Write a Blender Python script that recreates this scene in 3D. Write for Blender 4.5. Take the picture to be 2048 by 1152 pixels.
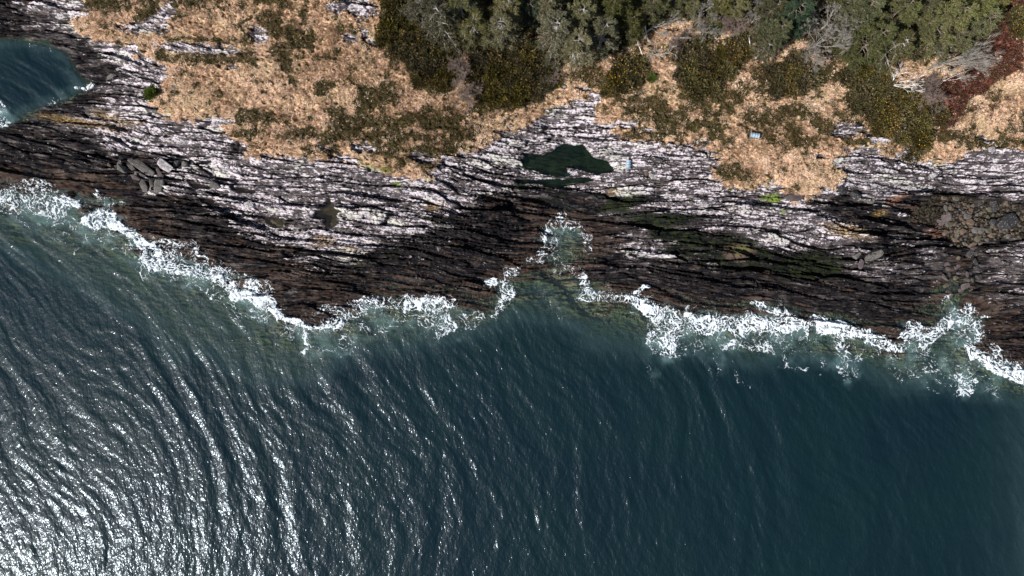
import bpy, bmesh, math, random
import numpy as np
from mathutils import Vector, Matrix

for o in list(bpy.data.objects): bpy.data.objects.remove(o)
C = bpy.context.scene.collection
SC = bpy.context.scene

# ------------------------------------------------------------------ camera, world, sun, exposure
H = 81.0                       # the drone hovers 81 m above the sea, looking straight down
PPM = 17.0                     # map scale: plan units per metre (map is 2048 wide = 120 m)
cam_d = bpy.data.cameras.new('camera'); cam = bpy.data.objects.new('camera', cam_d); C.objects.link(cam)
cam.location = (0, 0, H); cam.rotation_euler = (0, 0, 0)
cam_d.sensor_width = 36; cam_d.lens = 36*H*PPM/2048.0
cam_d.clip_start = 1; cam_d.clip_end = 3000
SC.camera = cam
SUN_EL = math.radians(43); SAZ = Vector((-0.84, -0.55)).normalized()
S = Vector((SAZ.x*math.cos(SUN_EL), SAZ.y*math.cos(SUN_EL), math.sin(SUN_EL)))
w = bpy.data.worlds.new("World"); SC.world = w; w.use_nodes = True
nt = w.node_tree; bg = nt.nodes['Background']
sky = nt.nodes.new('ShaderNodeTexSky'); sky.sky_type = 'NISHITA'; sky.sun_disc = False
sky.sun_elevation = SUN_EL; sky.sun_rotation = math.atan2(SAZ.x, SAZ.y)
nt.links.new(sky.outputs[0], bg.inputs[0]); bg.inputs[1].default_value = 0.075
sd = bpy.data.lights.new('sun', 'SUN'); sd.energy = 5.0; sd.angle = math.radians(0.5); sd.color = (1, 0.975, 0.94)
sun = bpy.data.objects.new('sun', sd); C.objects.link(sun); sun.location = S*200
sun.rotation_euler = (-S).to_track_quat('-Z', 'Y').to_euler()
SC.view_settings.view_transform = 'Standard'; SC.view_settings.look = 'None'
SC.view_settings.exposure = 0.55; SC.view_settings.gamma = 1.0
SC.cycles.max_bounces = 6; SC.cycles.transparent_max_bounces = 12
SC.cycles.caustics_reflective = False; SC.cycles.caustics_refractive = False

rng = np.random.default_rng(7)
random.seed(7)

# ------------------------------------------------------------------ noise toolkit
def hsh(ix, iy, seed):
    x = (ix.astype(np.int64) & 0xffffffff).astype(np.uint64); y = (iy.astype(np.int64) & 0xffffffff).astype(np.uint64)
    h = (x*np.uint64(374761393) + y*np.uint64(668265263) + np.uint64((seed*974711+1013) & 0xffffffff)) & np.uint64(0xffffffff)
    h = ((h ^ (h >> np.uint64(13)))*np.uint64(1274126177)) & np.uint64(0xffffffff)
    h = ((h ^ (h >> np.uint64(16)))*np.uint64(2246822519)) & np.uint64(0xffffffff)
    h = h ^ (h >> np.uint64(15))
    return h.astype(np.float64)/4294967295.0
def vn(x, y, seed=0):
    ix = np.floor(x); iy = np.floor(y); fx = x-ix; fy = y-iy
    fx = fx*fx*(3-2*fx); fy = fy*fy*(3-2*fy)
    a = hsh(ix, iy, seed); b = hsh(ix+1, iy, seed); c = hsh(ix, iy+1, seed); d = hsh(ix+1, iy+1, seed)
    return (a*(1-fx)+b*fx)*(1-fy)+(c*(1-fx)+d*fx)*fy
def fbm(x, y, seed=0, o=4, g=0.5):
    s = 0; a = 1; t = 0
    for i in range(o):
        s = s+a*vn(x*2**i+17.3*i, y*2**i-9.1*i, seed+i*31); t += a; a *= g
    return s/t
def worley(x, y, seed=0):
    ix = np.floor(x); iy = np.floor(y)
    f1 = np.full(x.shape, 9.0); f2 = np.full(x.shape, 9.0); cid = np.zeros(x.shape); tx = np.zeros(x.shape); ty = np.zeros(x.shape)
    for dx in (-1, 0, 1):
        for dy in (-1, 0, 1):
            cx = ix+dx; cy = iy+dy
            px = cx+hsh(cx, cy, seed); py = cy+hsh(cx, cy, seed+77)
            d = (px-x)**2+(py-y)**2
            nw = d < f1
            f2 = np.where(nw, f1, np.minimum(f2, d))
            cid = np.where(nw, hsh(cx, cy, seed+133), cid)
            tx = np.where(nw, x-px, tx); ty = np.where(nw, y-py, ty)
            f1 = np.where(nw, d, f1)
    return np.sqrt(f1), np.sqrt(f2), cid, tx, ty
def ss(a, b, x):
    t = np.clip((x-a)/(b-a), 0, 1); return t*t*(3-2*t)

# ------------------------------------------------------------------ plan maps (2048 x 800 survey, 3 units a cell)
MS = 3.0; MW = int(2048/MS)+2; MH = int(820/MS)+2
MX, MY = np.meshgrid(np.arange(MW)*MS, np.arange(MH)*MS)
def sdf(poly, X=MX, Y=MY, closed=True):
    P = np.array(poly, float); n = len(P)
    best = np.full(X.shape, 1e18); ins = np.zeros(X.shape, bool)
    for i in range(n if closed else n-1):
        a = P[i]; b = P[(i+1) % n]
        ex, ey = b-a; L = ex*ex+ey*ey+1e-9
        t = np.clip(((X-a[0])*ex+(Y-a[1])*ey)/L, 0, 1)
        best = np.minimum(best, (X-a[0]-t*ex)**2+(Y-a[1]-t*ey)**2)
        if closed:
            c = ((a[1] > Y) != (b[1] > Y)) & (X < (b[0]-a[0])*(Y-a[1])/(b[1]-a[1]+1e-12)+a[0])
            ins ^= c
    d = np.sqrt(best)
    return np.where(ins, d, -d) if closed else d
def pm(poly, soft=5):           # soft polygon mask
    return np.clip(sdf(poly)/(2*soft)+0.5, 0, 1)
def em(cx, cy, rx, ry, ang=0, soft=0.25):  # soft ellipse, ang degrees clockwise on the plan
    a = math.radians(ang); dx = MX-cx; dy = MY-cy
    u = dx*math.cos(a)+dy*math.sin(a); v = -dx*math.sin(a)+dy*math.cos(a)
    r = np.sqrt((u/rx)**2+(v/ry)**2)
    return np.clip((1-r)/soft*0.5+0.5, 0, 1)
def blur(a, r):
    for _ in range(2):
        for ax in (0, 1):
            p = np.pad(a, [(r+1, r) if i == ax else (0, 0) for i in (0, 1)], mode='edge')
            c = np.cumsum(p, axis=ax); n = a.shape[ax]
            a = (np.take(c, np.arange(2*r+1, 2*r+1+n), ax)-np.take(c, np.arange(n), ax))/(2*r+1)
    return a
def samp(m, px, py):
    x = np.abs(px); x = np.mod(x, 4096); x = np.where(x > 2048, 4096-x, x)
    y = np.clip(py, 0, 815)
    gx = np.clip(x/MS, 0, MW-1.001); gy = np.clip(y/MS, 0, MH-1.001)
    ix = gx.astype(int); iy = gy.astype(int); fx = gx-ix; fy = gy-iy
    return (m[iy, ix]*(1-fx)+m[iy, ix+1]*fx)*(1-fy)+(m[iy+1, ix]*(1-fx)+m[iy+1, ix+1]*fx)*fy

COAST = [(-60,368),(40,372),(110,370),(135,385),(168,404),(172,424),(200,410),(222,405),(216,424),(247,447),(277,467),(300,487),(320,507),(360,514),
 (400,530),(433,544),(483,568),(520,587),(547,610),(573,630),(610,641),(640,632),(683,618),(716,602),(793,592),(866,594),(916,602),(956,608),
 (975,594),(985,568),(1016,558),(1035,540),(1060,528),(1090,520),(1103,501),(1097,480),(1090,462),(1100,440),(1133,440),(1172,455),(1176,500),(1150,518),(1138,532),
 (1163,552),(1180,572),(1216,586),(1263,594),(1303,606),(1363,614),(1445,622),(1505,626),(1565,632),(1631,636),(1698,649),(1752,664),(1785,678),
 (1805,682),(1808,652),(1832,646),(1875,630),(1890,600),(1897,560),(1915,556),(1925,600),(1940,612),(1961,632),(1958,677),(1943,690),(1955,707),(2000,722),(2050,738),(2120,752)]
SEA = COAST+[(2120,1400),(-60,1400)]
BAY = [(-80,80),(0,85),(40,82),(60,90),(107,98),(138,122),(148,150),(165,170),(148,180),(120,198),(90,206),(60,216),(25,240),(0,252),(-80,262)]
d_sea = -sdf(SEA)/PPM
d_bay = -sdf(BAY)/PPM
d_co = np.minimum(d_sea, d_bay)             # metres inland (negative: offshore)
SHELF = [(-100,300),(-100,440),(60,510),(180,580),(300,650),(345,712),(430,692),(470,738),(520,752),(640,754),(684,704),(760,694),(860,682),(960,655),
 (1028,622),(1100,636),(1170,652),(1178,684),(1240,690),(1300,705),(1400,700),(1500,722),(1580,712),(1650,716),(1720,726),(1800,772),(1880,764),(1960,780),(2048,800),(2200,800),(2200,300)]
d_sh = -sdf(SHELF)/PPM

VEG = [(167,-40),(167,0),(182,27),(142,43),(157,67),(182,78),(213,87),(255,88),(268,112),(300,118),(345,130),(334,147),(327,177),(296,186),(300,207),(320,223),(337,240),(387,241),
 (417,231),(455,232),(440,257),(467,277),(490,285),(490,313),(540,310),(617,318),(683,312),(726,332),(790,354),(826,361),(863,352),(872,325),(916,308),(956,303),(996,273),
 (1003,260),(1033,263),(1066,247),(1100,220),(1112,205),(1143,207),(1166,200),(1176,182),(1208,187),(1192,213),(1193,247),(1236,253),(1232,277),(1316,284),(1366,290),
 (1398,293),(1442,317),(1415,347),(1448,367),(1472,382),(1500,375),(1515,372),(1535,366),(1560,376),(1572,392),(1600,402),(1628,390),(1672,372),(1687,350),(1678,337),(1658,328),(1665,313),(1718,296),
 (1782,316),(1792,300),(1822,300),(1830,318),(1882,325),(1912,318),(1925,300),(1982,295),(2030,302),(2120,300),(2120,-40)]
veg = pm(VEG, 3)
OUT = [(290,58,52,13,0),(330,33,32,13,-30),(400,99,82,9,3),(517,70,20,15,40),(675,18,20,11,0),(715,17,42,22,10),(730,72,10,12,-40),(748,92,9,7,0),(700,78,15,9,0),(465,136,12,4,0),
 (725,295,24,10,0),(845,318,26,8,10),(1690,262,28,15,-20),(1745,277,22,10,15),(1965,279,18,7,25),(1400,144,13,5,5),(1368,120,8,7,0),(1165,180,14,6,0),(1250,250,24,7,0),(1130,175,5,5,0),
 (452,243,30,5,0),(1405,283,14,4,0),(1290,262,20,4,0),(650,298,20,5,10),(700,318,30,6,12),(1640,312,14,5,10),(1750,335,26,9,20),(1740,310,30,8,20),(1950,338,14,7,0),(268,100,12,14,0),(1430,308,16,4,5)]
out = np.zeros_like(MX)
for e in OUT: out = np.maximum(out, em(*e, soft=0.5))
heath = np.zeros_like(MX)
for e in [(208,10,38,15,0),(300,28,32,14,-40),(375,6,60,14,0),(412,83,62,5,2),(425,118,92,11,4),(548,40,35,12,55),(585,72,38,14,25),(570,125,30,14,60),(568,6,12,9,0),(660,178,20,13,0),
 (515,236,54,12,0),(500,266,36,8,0),(658,288,36,15,-25),(670,228,20,12,0),(712,250,34,26,0),(763,190,22,22,0),(725,235,20,28,30),(963,222,20,10,0),(620,265,20,8,-20),(470,85,30,5,0),
 (1410,135,50,40,8),(1407,66,22,9,20),(1316,220,17,12,0),(1455,198,24,14,-30),(1387,212,22,20,0),(1517,240,28,12,20),(1588,230,24,16,0),(1540,160,34,24,10),(1600,165,34,26,0),
 (1650,150,26,20,0),(1430,50,20,10,0),(960,100,20,20,0),(1180,150,30,16,0),(1590,270,20,16,0),(1410,255,40,9,0),(1880,275,40,10,0),(2000,285,40,7,0),(520,0,30,10,0),(680,5,20,5,0),
 (830,240,30,9,-30),(860,300,40,12,0),(900,255,34,12,20),(790,290,30,12,0),(1340,240,26,10,0),(1300,270,50,6,0),(1470,345,24,12,0),(1640,250,34,12,40)]:
    heath = np.maximum(heath, em(*e, soft=0.7))
mixed = np.maximum(pm([(683,120),(780,200),(860,210),(1000,215),(1080,230),(960,290),(860,345),(800,340),(690,300)], 25)*0.85,
        np.maximum(pm([(1200,150),(1330,200),(1480,210),(1700,220),(1800,310),(1660,310),(1450,300),(1380,290),(1240,270),(1200,230)], 25)*0.8,
        np.maximum(pm([(430,-10),(760,-10),(700,130),(600,140),(480,100)], 25)*0.6, em(2000,280,120,22,0)*.6)))
calm = np.maximum(em(480,185,150,40,10), em(640,90,40,60,0)*.6)
GORSE = [
 [(775,-30),(840,-30),(850,45),(905,72),(925,88),(900,100),(885,112),(910,130),(918,150),(905,170),(900,198),(860,192),(820,165),(808,120),(782,90),(768,40)],
 [(985,86),(1000,92),(1062,95),(1078,80),(1098,120),(1100,155),(1085,175),(1080,200),(1020,205),(985,195),(962,180),(958,150),(948,130),(950,118),(985,108)],
 [(1692,128),(1730,138),(1765,140),(1772,170),(1790,185),(1830,190),(1866,205),(1872,240),(1858,290),(1836,300),(1800,296),(1782,275),(1765,255),(1745,235),(1705,225),(1690,190)],
 [(1528,165),(1545,145),(1580,135),(1630,140),(1640,165),(1600,190),(1545,192)],
 [(1200,155),(1220,150),(1232,170),(1215,186),(1196,182)], [(1232,135),(1262,140),(1262,168),(1240,165)], [(1458,70),(1478,66),(1486,92),(1470,104),(1455,96)],
 [(1368,100),(1400,96),(1452,110),(1455,150),(1420,172),(1372,165)], [(2030,45),(2048,40),(2060,70),(2035,72)]]
gorse = np.zeros_like(MX)
for g in GORSE: gorse = np.maximum(gorse, pm(g, 4))
WOOD = [(840,-60),(2010,-60),(1995,60),(1960,90),(1935,108),(1885,110),(1860,120),(1790,125),(1700,128),(1660,120),(1620,100),(1590,70),(1560,98),(1520,105),(1490,80),(1470,50),(1400,40),(1340,40),(1280,85),(1240,110),(1195,128),
 (1110,125),(1080,70),(1060,78),(985,80),(925,72),(870,60)]
wood = pm(WOOD, 8)
BRACK = [(1920,90),(1975,66),(1990,33),(2010,-30),(2200,-30),(2120,20),(2046,66),(2040,100),(2028,142),(1980,165),(1952,195),(1920,222),(1906,256),(1872,268),(1864,225),(1868,200),(1838,187),(1860,165),(1912,150),(1930,125)]
brack = pm(BRACK, 4)
brack = np.maximum(brack, em(1615,66,14,20,30)*0.9); brack = np.maximum(brack, em(1465,45,20,16,0)*0.7); brack = np.maximum(brack, em(1950,215,40,22,-40, soft=1.4)*0.5)
moss = np.maximum.reduce([em(307,188,13,11,30), em(1545,396,20,9,0), em(778,341,14,6,25), em(740,332,22,5,20)*.6, em(1480,500,18,9,0)*.3, em(1303,157,10,8,0), em(1462,378,4,4,0), em(795,370,12,6,20)*.7, em(1560,425,6,6,0)*.7])

LW = [(60,-40),(62,12),(70,40),(50,60),(100,78),(190,95),(232,128),(228,160),(200,172),(190,204),(150,226),(100,236),(60,245),(120,262),(200,284),(236,303),(290,311),(330,314),(390,320),(408,338),(335,342),(326,360),(322,380),(352,387),
 (400,393),(440,403),(478,414),(424,421),(420,430),(480,433),(488,446),(492,462),(540,488),(596,500),(650,507),(724,509),(770,492),(800,478),(850,478),(864,454),(830,425),(800,402),(870,424),(915,428),(925,404),(958,408),
 (935,392),(985,376),(1040,372),(1100,378),(1130,384),(1200,386),(1250,388),(1325,389),(1330,398),(1275,408),(1275,416),(1340,430),(1400,440),(1420,445),(1432,470),(1480,470),(1520,492),(1560,508),(1600,505),(1668,510),(1690,492),(1740,502),
 (1745,480),(1710,470),(1700,445),(1730,448),(1690,425),(1640,405),(1690,400),(1760,420),(1790,426),(1800,400),(1830,382),(1900,378),(1960,398),(2048,402),(2120,402),(2120,-40)]
lich = pm(LW, 4)*0.80
for e, v in [((160,110,70,40,20),.36),((60,50,60,30,0),.34),((120,300,120,30,8),.25),((60,225,80,14,-20),.3),((1283,492,44,30,20),.85),((1795,545,92,20,4),.72),((1862,525,34,26,0),.9),((640,522,66,10,5),.55),((655,545,45,12,0),.35),((2030,540,60,60,0),.62),((1265,462,18,8,0),.6),((800,450,60,34,0),.45),
 ((1380,455,60,14,8),.5),((1255,422,30,12,5),.95),((1285,436,22,8,-10),.62),((860,500,60,30,0),.2),((1800,470,50,16,0),.5),((1740,450,50,14,10),.32),((1800,435,40,6,8),.55),((1330,490,90,30,0),.18),
 ((520,405,90,24,5),.78),((2030,420,40,12,0),.5),((1560,480,40,20,0),.6),((1090,355,60,8,0),.7),((990,385,60,8,8),.4),((1420,520,60,8,5),.4),((1250,530,20,10,0),.3)]:
    lich = np.maximum(lich, em(*e, soft=0.8)*v)
for e, v in [((105,140,62,40,20),.55),((20,35,42,50,0),.8),((140,250,50,12,10),.5),((1700,440,60,14,25),.75),((1690,400,40,8,10),.6),((1820,400,30,10,0),.3),((470,230,20,6,0),.3),((690,425,26,24,0),.0),
 ((1990,382,60,12,5),.45),((230,250,24,6,15),.7),((650,428,14,22,0),.7),((545,447,22,10,0),.7),((1560,330,30,6,0),.0),((1080,270,50,16,0),.12),((1500,408,60,8,6),.4),((1480,400,50,10,0),.3),((1660,420,30,10,0),.4)]:
    lich = lich*(1-em(*e, soft=0.6)*v)
lich = np.where(lich > 0, np.minimum(lich, .85*(blur(lich, 5)*.6+lich*.4)), lich)
black = 1-ss(0.05, 0.6, lich)
brown = np.maximum(ss(2.6, 0.8, d_sea)*1.0, 0)
for p_ in [[(236,400),(300,400),(400,480),(560,515),(690,560),(800,548),(900,560),(1000,540),(1040,500),(1060,440),(1000,412),(870,402),(1000,392),(1160,405),(1178,440),(1192,500),(1240,560),(1180,600),(1040,570),(960,620),(640,660),(540,600),(300,500)],
           [(1178,440),(1240,440),(1240,490),(1190,510)], [(1880,470),(1960,500),(1950,600),(1890,640)], [(1250,575),(1800,640),(1830,690),(1250,640)], [(1960,600),(2120,640),(2120,760),(1960,700)]]:
    brown = np.maximum(brown, pm(p_, 12)*.5)
brown = np.maximum(brown, em(100,352,180,14,6)*0.9); brown = np.maximum(brown, em(60,205,90,14,-28)*.7)
brown = brown*(1-em(860,520,110,28,5)*.8)*(1-em(460,430,80,28,12)*.8)*(1-em(1230,540,40,32,0)*.9)*(1-em(1700,610,160,34,3)*.75)
algae = np.zeros_like(MX)
for p_, v in [([(1205,388),(1295,387),(1275,402),(1250,412),(1262,424),(1300,430),(1370,425),(1400,440),(1345,452),(1420,470),(1440,492),(1400,500),(1330,480),(1280,460),(1262,440),(1230,425),(1200,412)],1),
            ([(1430,480),(1480,472),(1525,490),(1535,520),(1490,535),(1445,525)],.8),([(1560,520),(1610,508),(1690,525),(1700,548),(1640,562),(1560,556),(1530,542)],1),([(1290,455),(1400,465),(1440,500),(1560,540),(1440,540),(1320,500)],.6)]:
    algae = np.maximum(algae, pm(p_, 6)*v)
for e in [(870,450,18,10,0),(800,500,12,5,0),(725,525,16,5,0),(690,522,8,4,0),(1095,395,14,8,0),(1050,372,30,5,0)]: algae = np.maximum(algae, em(*e, soft=.8)*.9)
pebble = pm([(1858,384),(1960,400),(2048,408),(2120,408),(2120,470),(2048,474),(1990,478),(1910,498),(1895,480),(1880,455),(1840,450),(1800,425),(1835,412),(1858,400)], 5)
rust = np.maximum(em(1850,436,42,14,25), em(1790,400,26,9,-25)); rust = np.maximum(rust, em(1880,462,30,14,0)*.6)
orange = np.zeros_like(MX)
for e in [(215,232,22,6,10),(160,244,60,5,8),(265,246,20,4,0),(645,482,18,8,0),(700,500,10,5,0),(1690,462,34,9,10),(1760,428,10,5,0),(225,262,12,4,0),(1225,385,8,4,0),(870,412,14,5,0)]: orange = np.maximum(orange, em(*e, soft=1))
sbrown = em(1475,505,32,16,0)   # brown silt floor in green basin
# rock pools: outline, colour family
POOLS = [[(1047,305),(1072,307),(1085,311),(1110,297),(1125,285),(1142,290),(1155,289),(1167,285),(1175,300),(1190,315),(1210,320),(1230,335),(1225,345),(1190,347),(1150,337),(1132,332),(1140,347),(1125,352),(1087,349),(1062,337),(1042,332),(1040,322)],
 [(1030,359),(1075,360),(1125,358),(1175,354),(1190,360),(1137,369),(1100,376),(1075,368),(1037,368)],
 [(381,365),(420,370),(426,376),(388,377)], [(396,394),(437,402),(425,413),(409,405)], [(469,374),(511,380),(508,387),(472,385)],
 [(660,395),(665,412),(682,425),(668,436),(678,445),(655,456),(645,440),(625,437),(627,425),(645,415),(652,400)], [(530,437),(560,434),(566,452),(548,456),(532,448)]]
pool_m = [np.clip(sdf(p)/PPM*2.2+0.6, 0, 1) for p in POOLS]
pool_all = np.maximum.reduce(pool_m)

# base elevation (smooth)
di = np.maximum(d_co, 0)
Eb = 0.05+0.13*np.minimum(di, 6)+2.6*(1-np.exp(-np.maximum(di-3, 0)/9.0))+0.085*np.maximum(di-10, 0)
Eb = np.where(d_co < 0, -np.minimum(0.25*(-d_co)+0.05, 1.0+0.045*(-d_co)), Eb)
Eb = Eb-ss(-0.8, 2.2, d_sh)*(4.0)*(d_sea < 0)*(1-(d_bay < 0.0))
Eb = Eb-ss(2.2, 8, d_sh)*8*(d_sea < 0)
Eb = np.where(d_bay < 0.5, -np.minimum(3.5*(.5-d_bay), 6.0), Eb)
# gully with the stream bed at right, inlet wash
gul = pm([(1888,470),(1945,470),(1950,620),(1886,620)], 10)
Eb = Eb*(1-gul*0.75)
Eb = Eb+blur(veg, 3)*0.5
Eb = blur(Eb, 2)
# level the water of every pool
pool_z = [float(np.sum(Eb*m)/np.sum(m)) for m in pool_m]
for m, z in zip(pool_m, pool_z):
    mm = np.clip(m*1.3, 0, 1); Eb = Eb*(1-mm)+(z)*mm

def zone(px, py): return np.zeros_like(px)
def plan_to_xy(px, py, e): return (px-1024)/PPM*(1-e/H), (576-py)/PPM*(1-e/H)

SL = np.cumsum(np.interp(np.arange(-1000, 3100), [-1000,0,400,800,860,1000,1060,1300,1700,1900,3100], [.02,.10,.09,.09,.19,.19,.02,.06,.09,.04,.0]))
def strata(px, py):
    s = np.interp(px, np.arange(-1000, 3100), SL)
    wob = (fbm(px/240, py/90, 5, 3)-0.5)*46
    return px, py-s+wob

# ------------------------------------------------------------------ ground sheet
def axis(lo, hi, step, lo_out, hi_out, gr=1.18):
    a = list(np.arange(lo, hi+step, step)); g = step; r = [a[0]]
    while r[-1] > lo_out: g *= (gr if g < 25 else 1.18); r.append(r[-1]-g)
    l = [a[-1]]; g = step
    while l[-1] < hi_out: g *= 1.18; l.append(l[-1]+g)
    return np.array(r[:0:-1]+a+l[1:])
gx = axis(-70, 2118, 2.0, -14000, 16000); gy = axis(-60, 792, 1.6, -14000, 16000, 1.045)
PX, PY = np.meshgrid(gx, gy)
near = (PX > -400) & (PX < 2450) & (PY > -400) & (PY < 1100)
WX = PX+(fbm(PX/38, PY/30, 11, 3)-0.5)*22; WY = PY+(fbm(PX/38, PY/30, 12, 3)-0.5)*16
WX2 = PX+(fbm(PX/9, PY/7, 21, 2)-0.5)*9; WY2 = PY+(fbm(PX/9, PY/7, 22, 2)-0.5)*7
WXC = PX+(fbm(PX/16, PY/10, 13, 3)-0.5)*14; WYC = PY+(fbm(PX/16, PY/10, 14, 3)-0.5)*10
WXS = PX+(fbm(PX/70, PY/6.5, 15, 3)-.5)*150+(fbm(PX/16, PY/3.5, 17, 2)-.5)*30; WYS = PY+(fbm(PX/60, PY/14, 16, 3)-.5)*26
cwx = (fbm(PX/24, PY/7, 18, 3)-.5)*26; cwy = (fbm(PX/30, PY/12, 19, 3)-.5)*12
e0 = samp(Eb, PX+cwx, PY+cwy)
e0 = e0+np.where(PY < 0, 1, 0)*(ss(0, -260, PY)*(7.5-e0)); e0 = np.where(PY < 0, e0+np.minimum(-PY/PPM, 60)*0.03*(e0 > 0), e0)
v_veg = samp(blur(veg, 3), WX2+(WXS-PX)*.12, WY2+(WYS-PY)*.3); v_out = samp(out, WX2, WY2)
on = fbm(PX/7, PY/3.2, 31, 3)
v_out = np.clip((v_out-0.5)*3+(on-0.45)*5+0.5, 0, 1)*(v_out > 0.05)
v_veg = np.clip((v_veg-0.5)*7+(fbm(PX/13, PY/5, 33, 3)-0.5)*9+0.5, 0, 1)*(v_veg > .02)*(1-v_out)
v_gorse = samp(gorse, WXC, WYC); v_wood = samp(wood, WX, WY); v_br = np.clip(samp(brack, WX, WY)*1.2-ss(.54, .66, fbm(PX/12, PY/10, 49, 3))*.5, 0, 1)
hn = fbm(PX/22, PY/17, 41, 4)
far = ss(-45, -150, PY+40*(fbm(PX/60, PY/60, 47, 2)-.5))
v_veg = np.maximum(v_veg, far); v_br = v_br*(1-far)
v_heath = np.clip((samp(heath, WXC, WYC)-0.33)*2.2+(.5*hn+.5*fbm(PX/9, PY/6, 43, 3)-0.5)*8+0.5, 0, 1)*(samp(heath, WXC, WYC) > .02)
hf = .5*hn+.5*fbm(PX/8, PY/7, 42, 3)
v_heath = np.maximum(v_heath, np.clip((samp(blur(gorse, 5), WX, WY)-.25)*3+(hf-.5)*9, 0, 1))
v_heath = np.maximum(v_heath, np.clip((hf-0.515+0.085*samp(mixed, WX, WY))*10, 0, 1)*np.clip(samp(mixed, WX, WY)*1.3, 0, 1))
v_heath = np.maximum(v_heath, np.clip((hf-.535)*8, 0, 1)*.75*(1-.8*samp(calm, PX, PY)))
v_heath = np.maximum(v_heath, np.clip((fbm(PX/14, PY/11, 45, 3)-0.70)*9, 0, 1)*0.6)
u, v = strata(PX, PY)
# layered, jointed beds
wu = u+(fbm(u/30, v/10, 51, 2)-.5)*18
a1, a2, ida, axx, ayy = worley(wu/150+3, v/17, 61)
b1, b2, idb, bxx, byy = worley(wu/48, v/5.6, 62)
c1, c2, idc, cxx, cyy = worley(wu/15, v/2.7, 63)
crack_a = ss(0.07, 0.0, a2-a1)*ss(.42, .58, fbm(u/90, v/30, 67, 2)); crack_b = ss(0.16, 0.0, b2-b1)*ss(.38, .6, fbm(u/50, v/14, 68, 2)); crack_c = ss(0.2, 0, c2-c1)
rough_m = np.clip(0.35+1.3*fbm(u/150, v/60, 66, 2)-0.35, 0.25, 1.2)
bed = 0.75*(fbm(u/170, v/9.0, 55, 2, 0.6)-0.5)
h_rock = (ida-0.5)*0.75+(idb-0.5)*0.50*rough_m+(idc-0.5)*0.18*rough_m+bed*0.9+axx*0.1-ayy*0.35-byy*0.22-crack_a*0.35-crack_b*0.20*rough_m-crack_c*0.06
sw = np.mod(v/7.5+fbm(u/130, v/45, 56, 3)*4.0, 1.0); sw2 = np.mod(v/3.3+fbm(u/60, v/30, 57, 3)*5.0, 1.0)
vb_ = v/7.5+fbm(u/130, v/45, 56, 3)*4.0; bi = np.floor(vb_); off_ = hsh(bi, bi*0, 401)
uj = wu/(16+34*hsh(bi, bi*0, 402))+off_*9+.15*(vb_-bi); jb = np.floor(uj); jf = uj-jb
crack_j = ss(.035, 0.0, np.minimum(jf, 1-jf))*ss(.35, .55, fbm(u/70, v/30, 403, 2)); blk_h = hsh(jb, bi, 404)
h_rock += (blk_h-.5)*.34*ss(.3, .55, fbm(u/80, v/40, 405, 2))-.22*crack_j
crack_b = np.maximum(crack_b, crack_j); idb = .45*idb+.55*blk_h
h_rock += .30*(1-sw)*ss(.35, .6, fbm(u/60, v/16, 59, 2))+.20*(1-sw2)*ss(.35, .6, fbm(u/30, v/9, 60, 2))
h_rock += (fbm(PX/4, PY/2.2, 58, 2)-.5)*0.06
h_gr = 0.5*(1-np.abs(2*fbm(PX/9, PY/8, 71, 2)-1))+0.22*(1-np.abs(2*vn(PX/4.3, PY/3.9, 73)-1))+0.9*(fbm(PX/90, PY/60, 75, 2)-.5)
hq1, _, _, _, _ = worley(PX/17, PY/12, 311); h_gr = h_gr-.32*ss(.32, .12, hq1)*ss(.35, .6, fbm(PX/60, PY/50, 312, 2))
h_rock = h_rock*(1+.45*(1-samp(lich, PX, PY)))-.16*crack_c*(1-samp(lich, PX, PY))
det = h_rock*(1-v_veg)*0.85+(h_gr*0.8+0.1)*v_veg
under = ss(-0.2, -3.5, e0)
det = det*(1-0.6*under)
# near the waterline keep only part of the relief
det = np.where(e0 < 1.2, det*(0.55+0.45*ss(0.1, 1.2, e0)), det)
v_pool = samp(pool_all, WX2*0.5+PX*0.5+(WXS-PX)*.10, WY2*.5+PY*.5+(WYS-PY)*.2)
det = det*(1-v_pool*0.9)-0.75*ss(0.45, 0.95, v_pool)+0.10*ss(0.0, .3, v_pool)*(v_pool < .4)
det += 0.12*samp(pebble, PX, PY)*(fbm(PX/4, PY/4, 77, 2)-.5)*2
pb1, pb2, pbid, _, _ = worley(PX/6.5, PY/6.5, 79)
v_pb = samp(pebble, WXC, WYC)
det = np.where(v_pb > 0.5, 0.25*det+0.35*ss(0.55, 0.0, pb1)*(0.4+pbid)-0.1, det)
det = det*near
GZ = e0+det
GX, GY = plan_to_xy(PX, PY, e0)

def ground_at(px, py):
    ix = np.clip(np.searchsorted(gx, px)-1, 0, len(gx)-2); iy = np.clip(np.searchsorted(gy, py)-1, 0, len(gy)-2)
    fx = (px-gx[ix])/(gx[ix+1]-gx[ix]); fy = (py-gy[iy])/(gy[iy+1]-gy[iy])
    def L(m): return (m[iy, ix]*(1-fx)+m[iy, ix+1]*fx)*(1-fy)+(m[iy+1, ix]*(1-fx)+m[iy+1, ix+1]*fx)*fy
    return L(GX), L(GY), L(GZ)
def lk(m, px, py):
    ix = np.clip(np.searchsorted(gx, px)-1, 0, len(gx)-2); iy = np.clip(np.searchsorted(gy, py)-1, 0, len(gy)-2)
    return m[iy, ix]
def at(px, py, h=0.0):
    """ground point of a thing whose middle, h metres above the ground, was surveyed at (px, py)"""
    qx, qy = float(px), float(py)
    for _ in range(3):
        e = float(samp(Eb, np.array([qx]), np.array([qy]))[0]); k = (1-(e+h)/H)/(1-e/H)
        qx = 1024+(px-1024)*k; qy = 576+(py-576)*k
    x, y, z = ground_at(np.array([qx]), np.array([qy]))
    return float(x[0]), float(y[0]), float(z[0])

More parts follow.
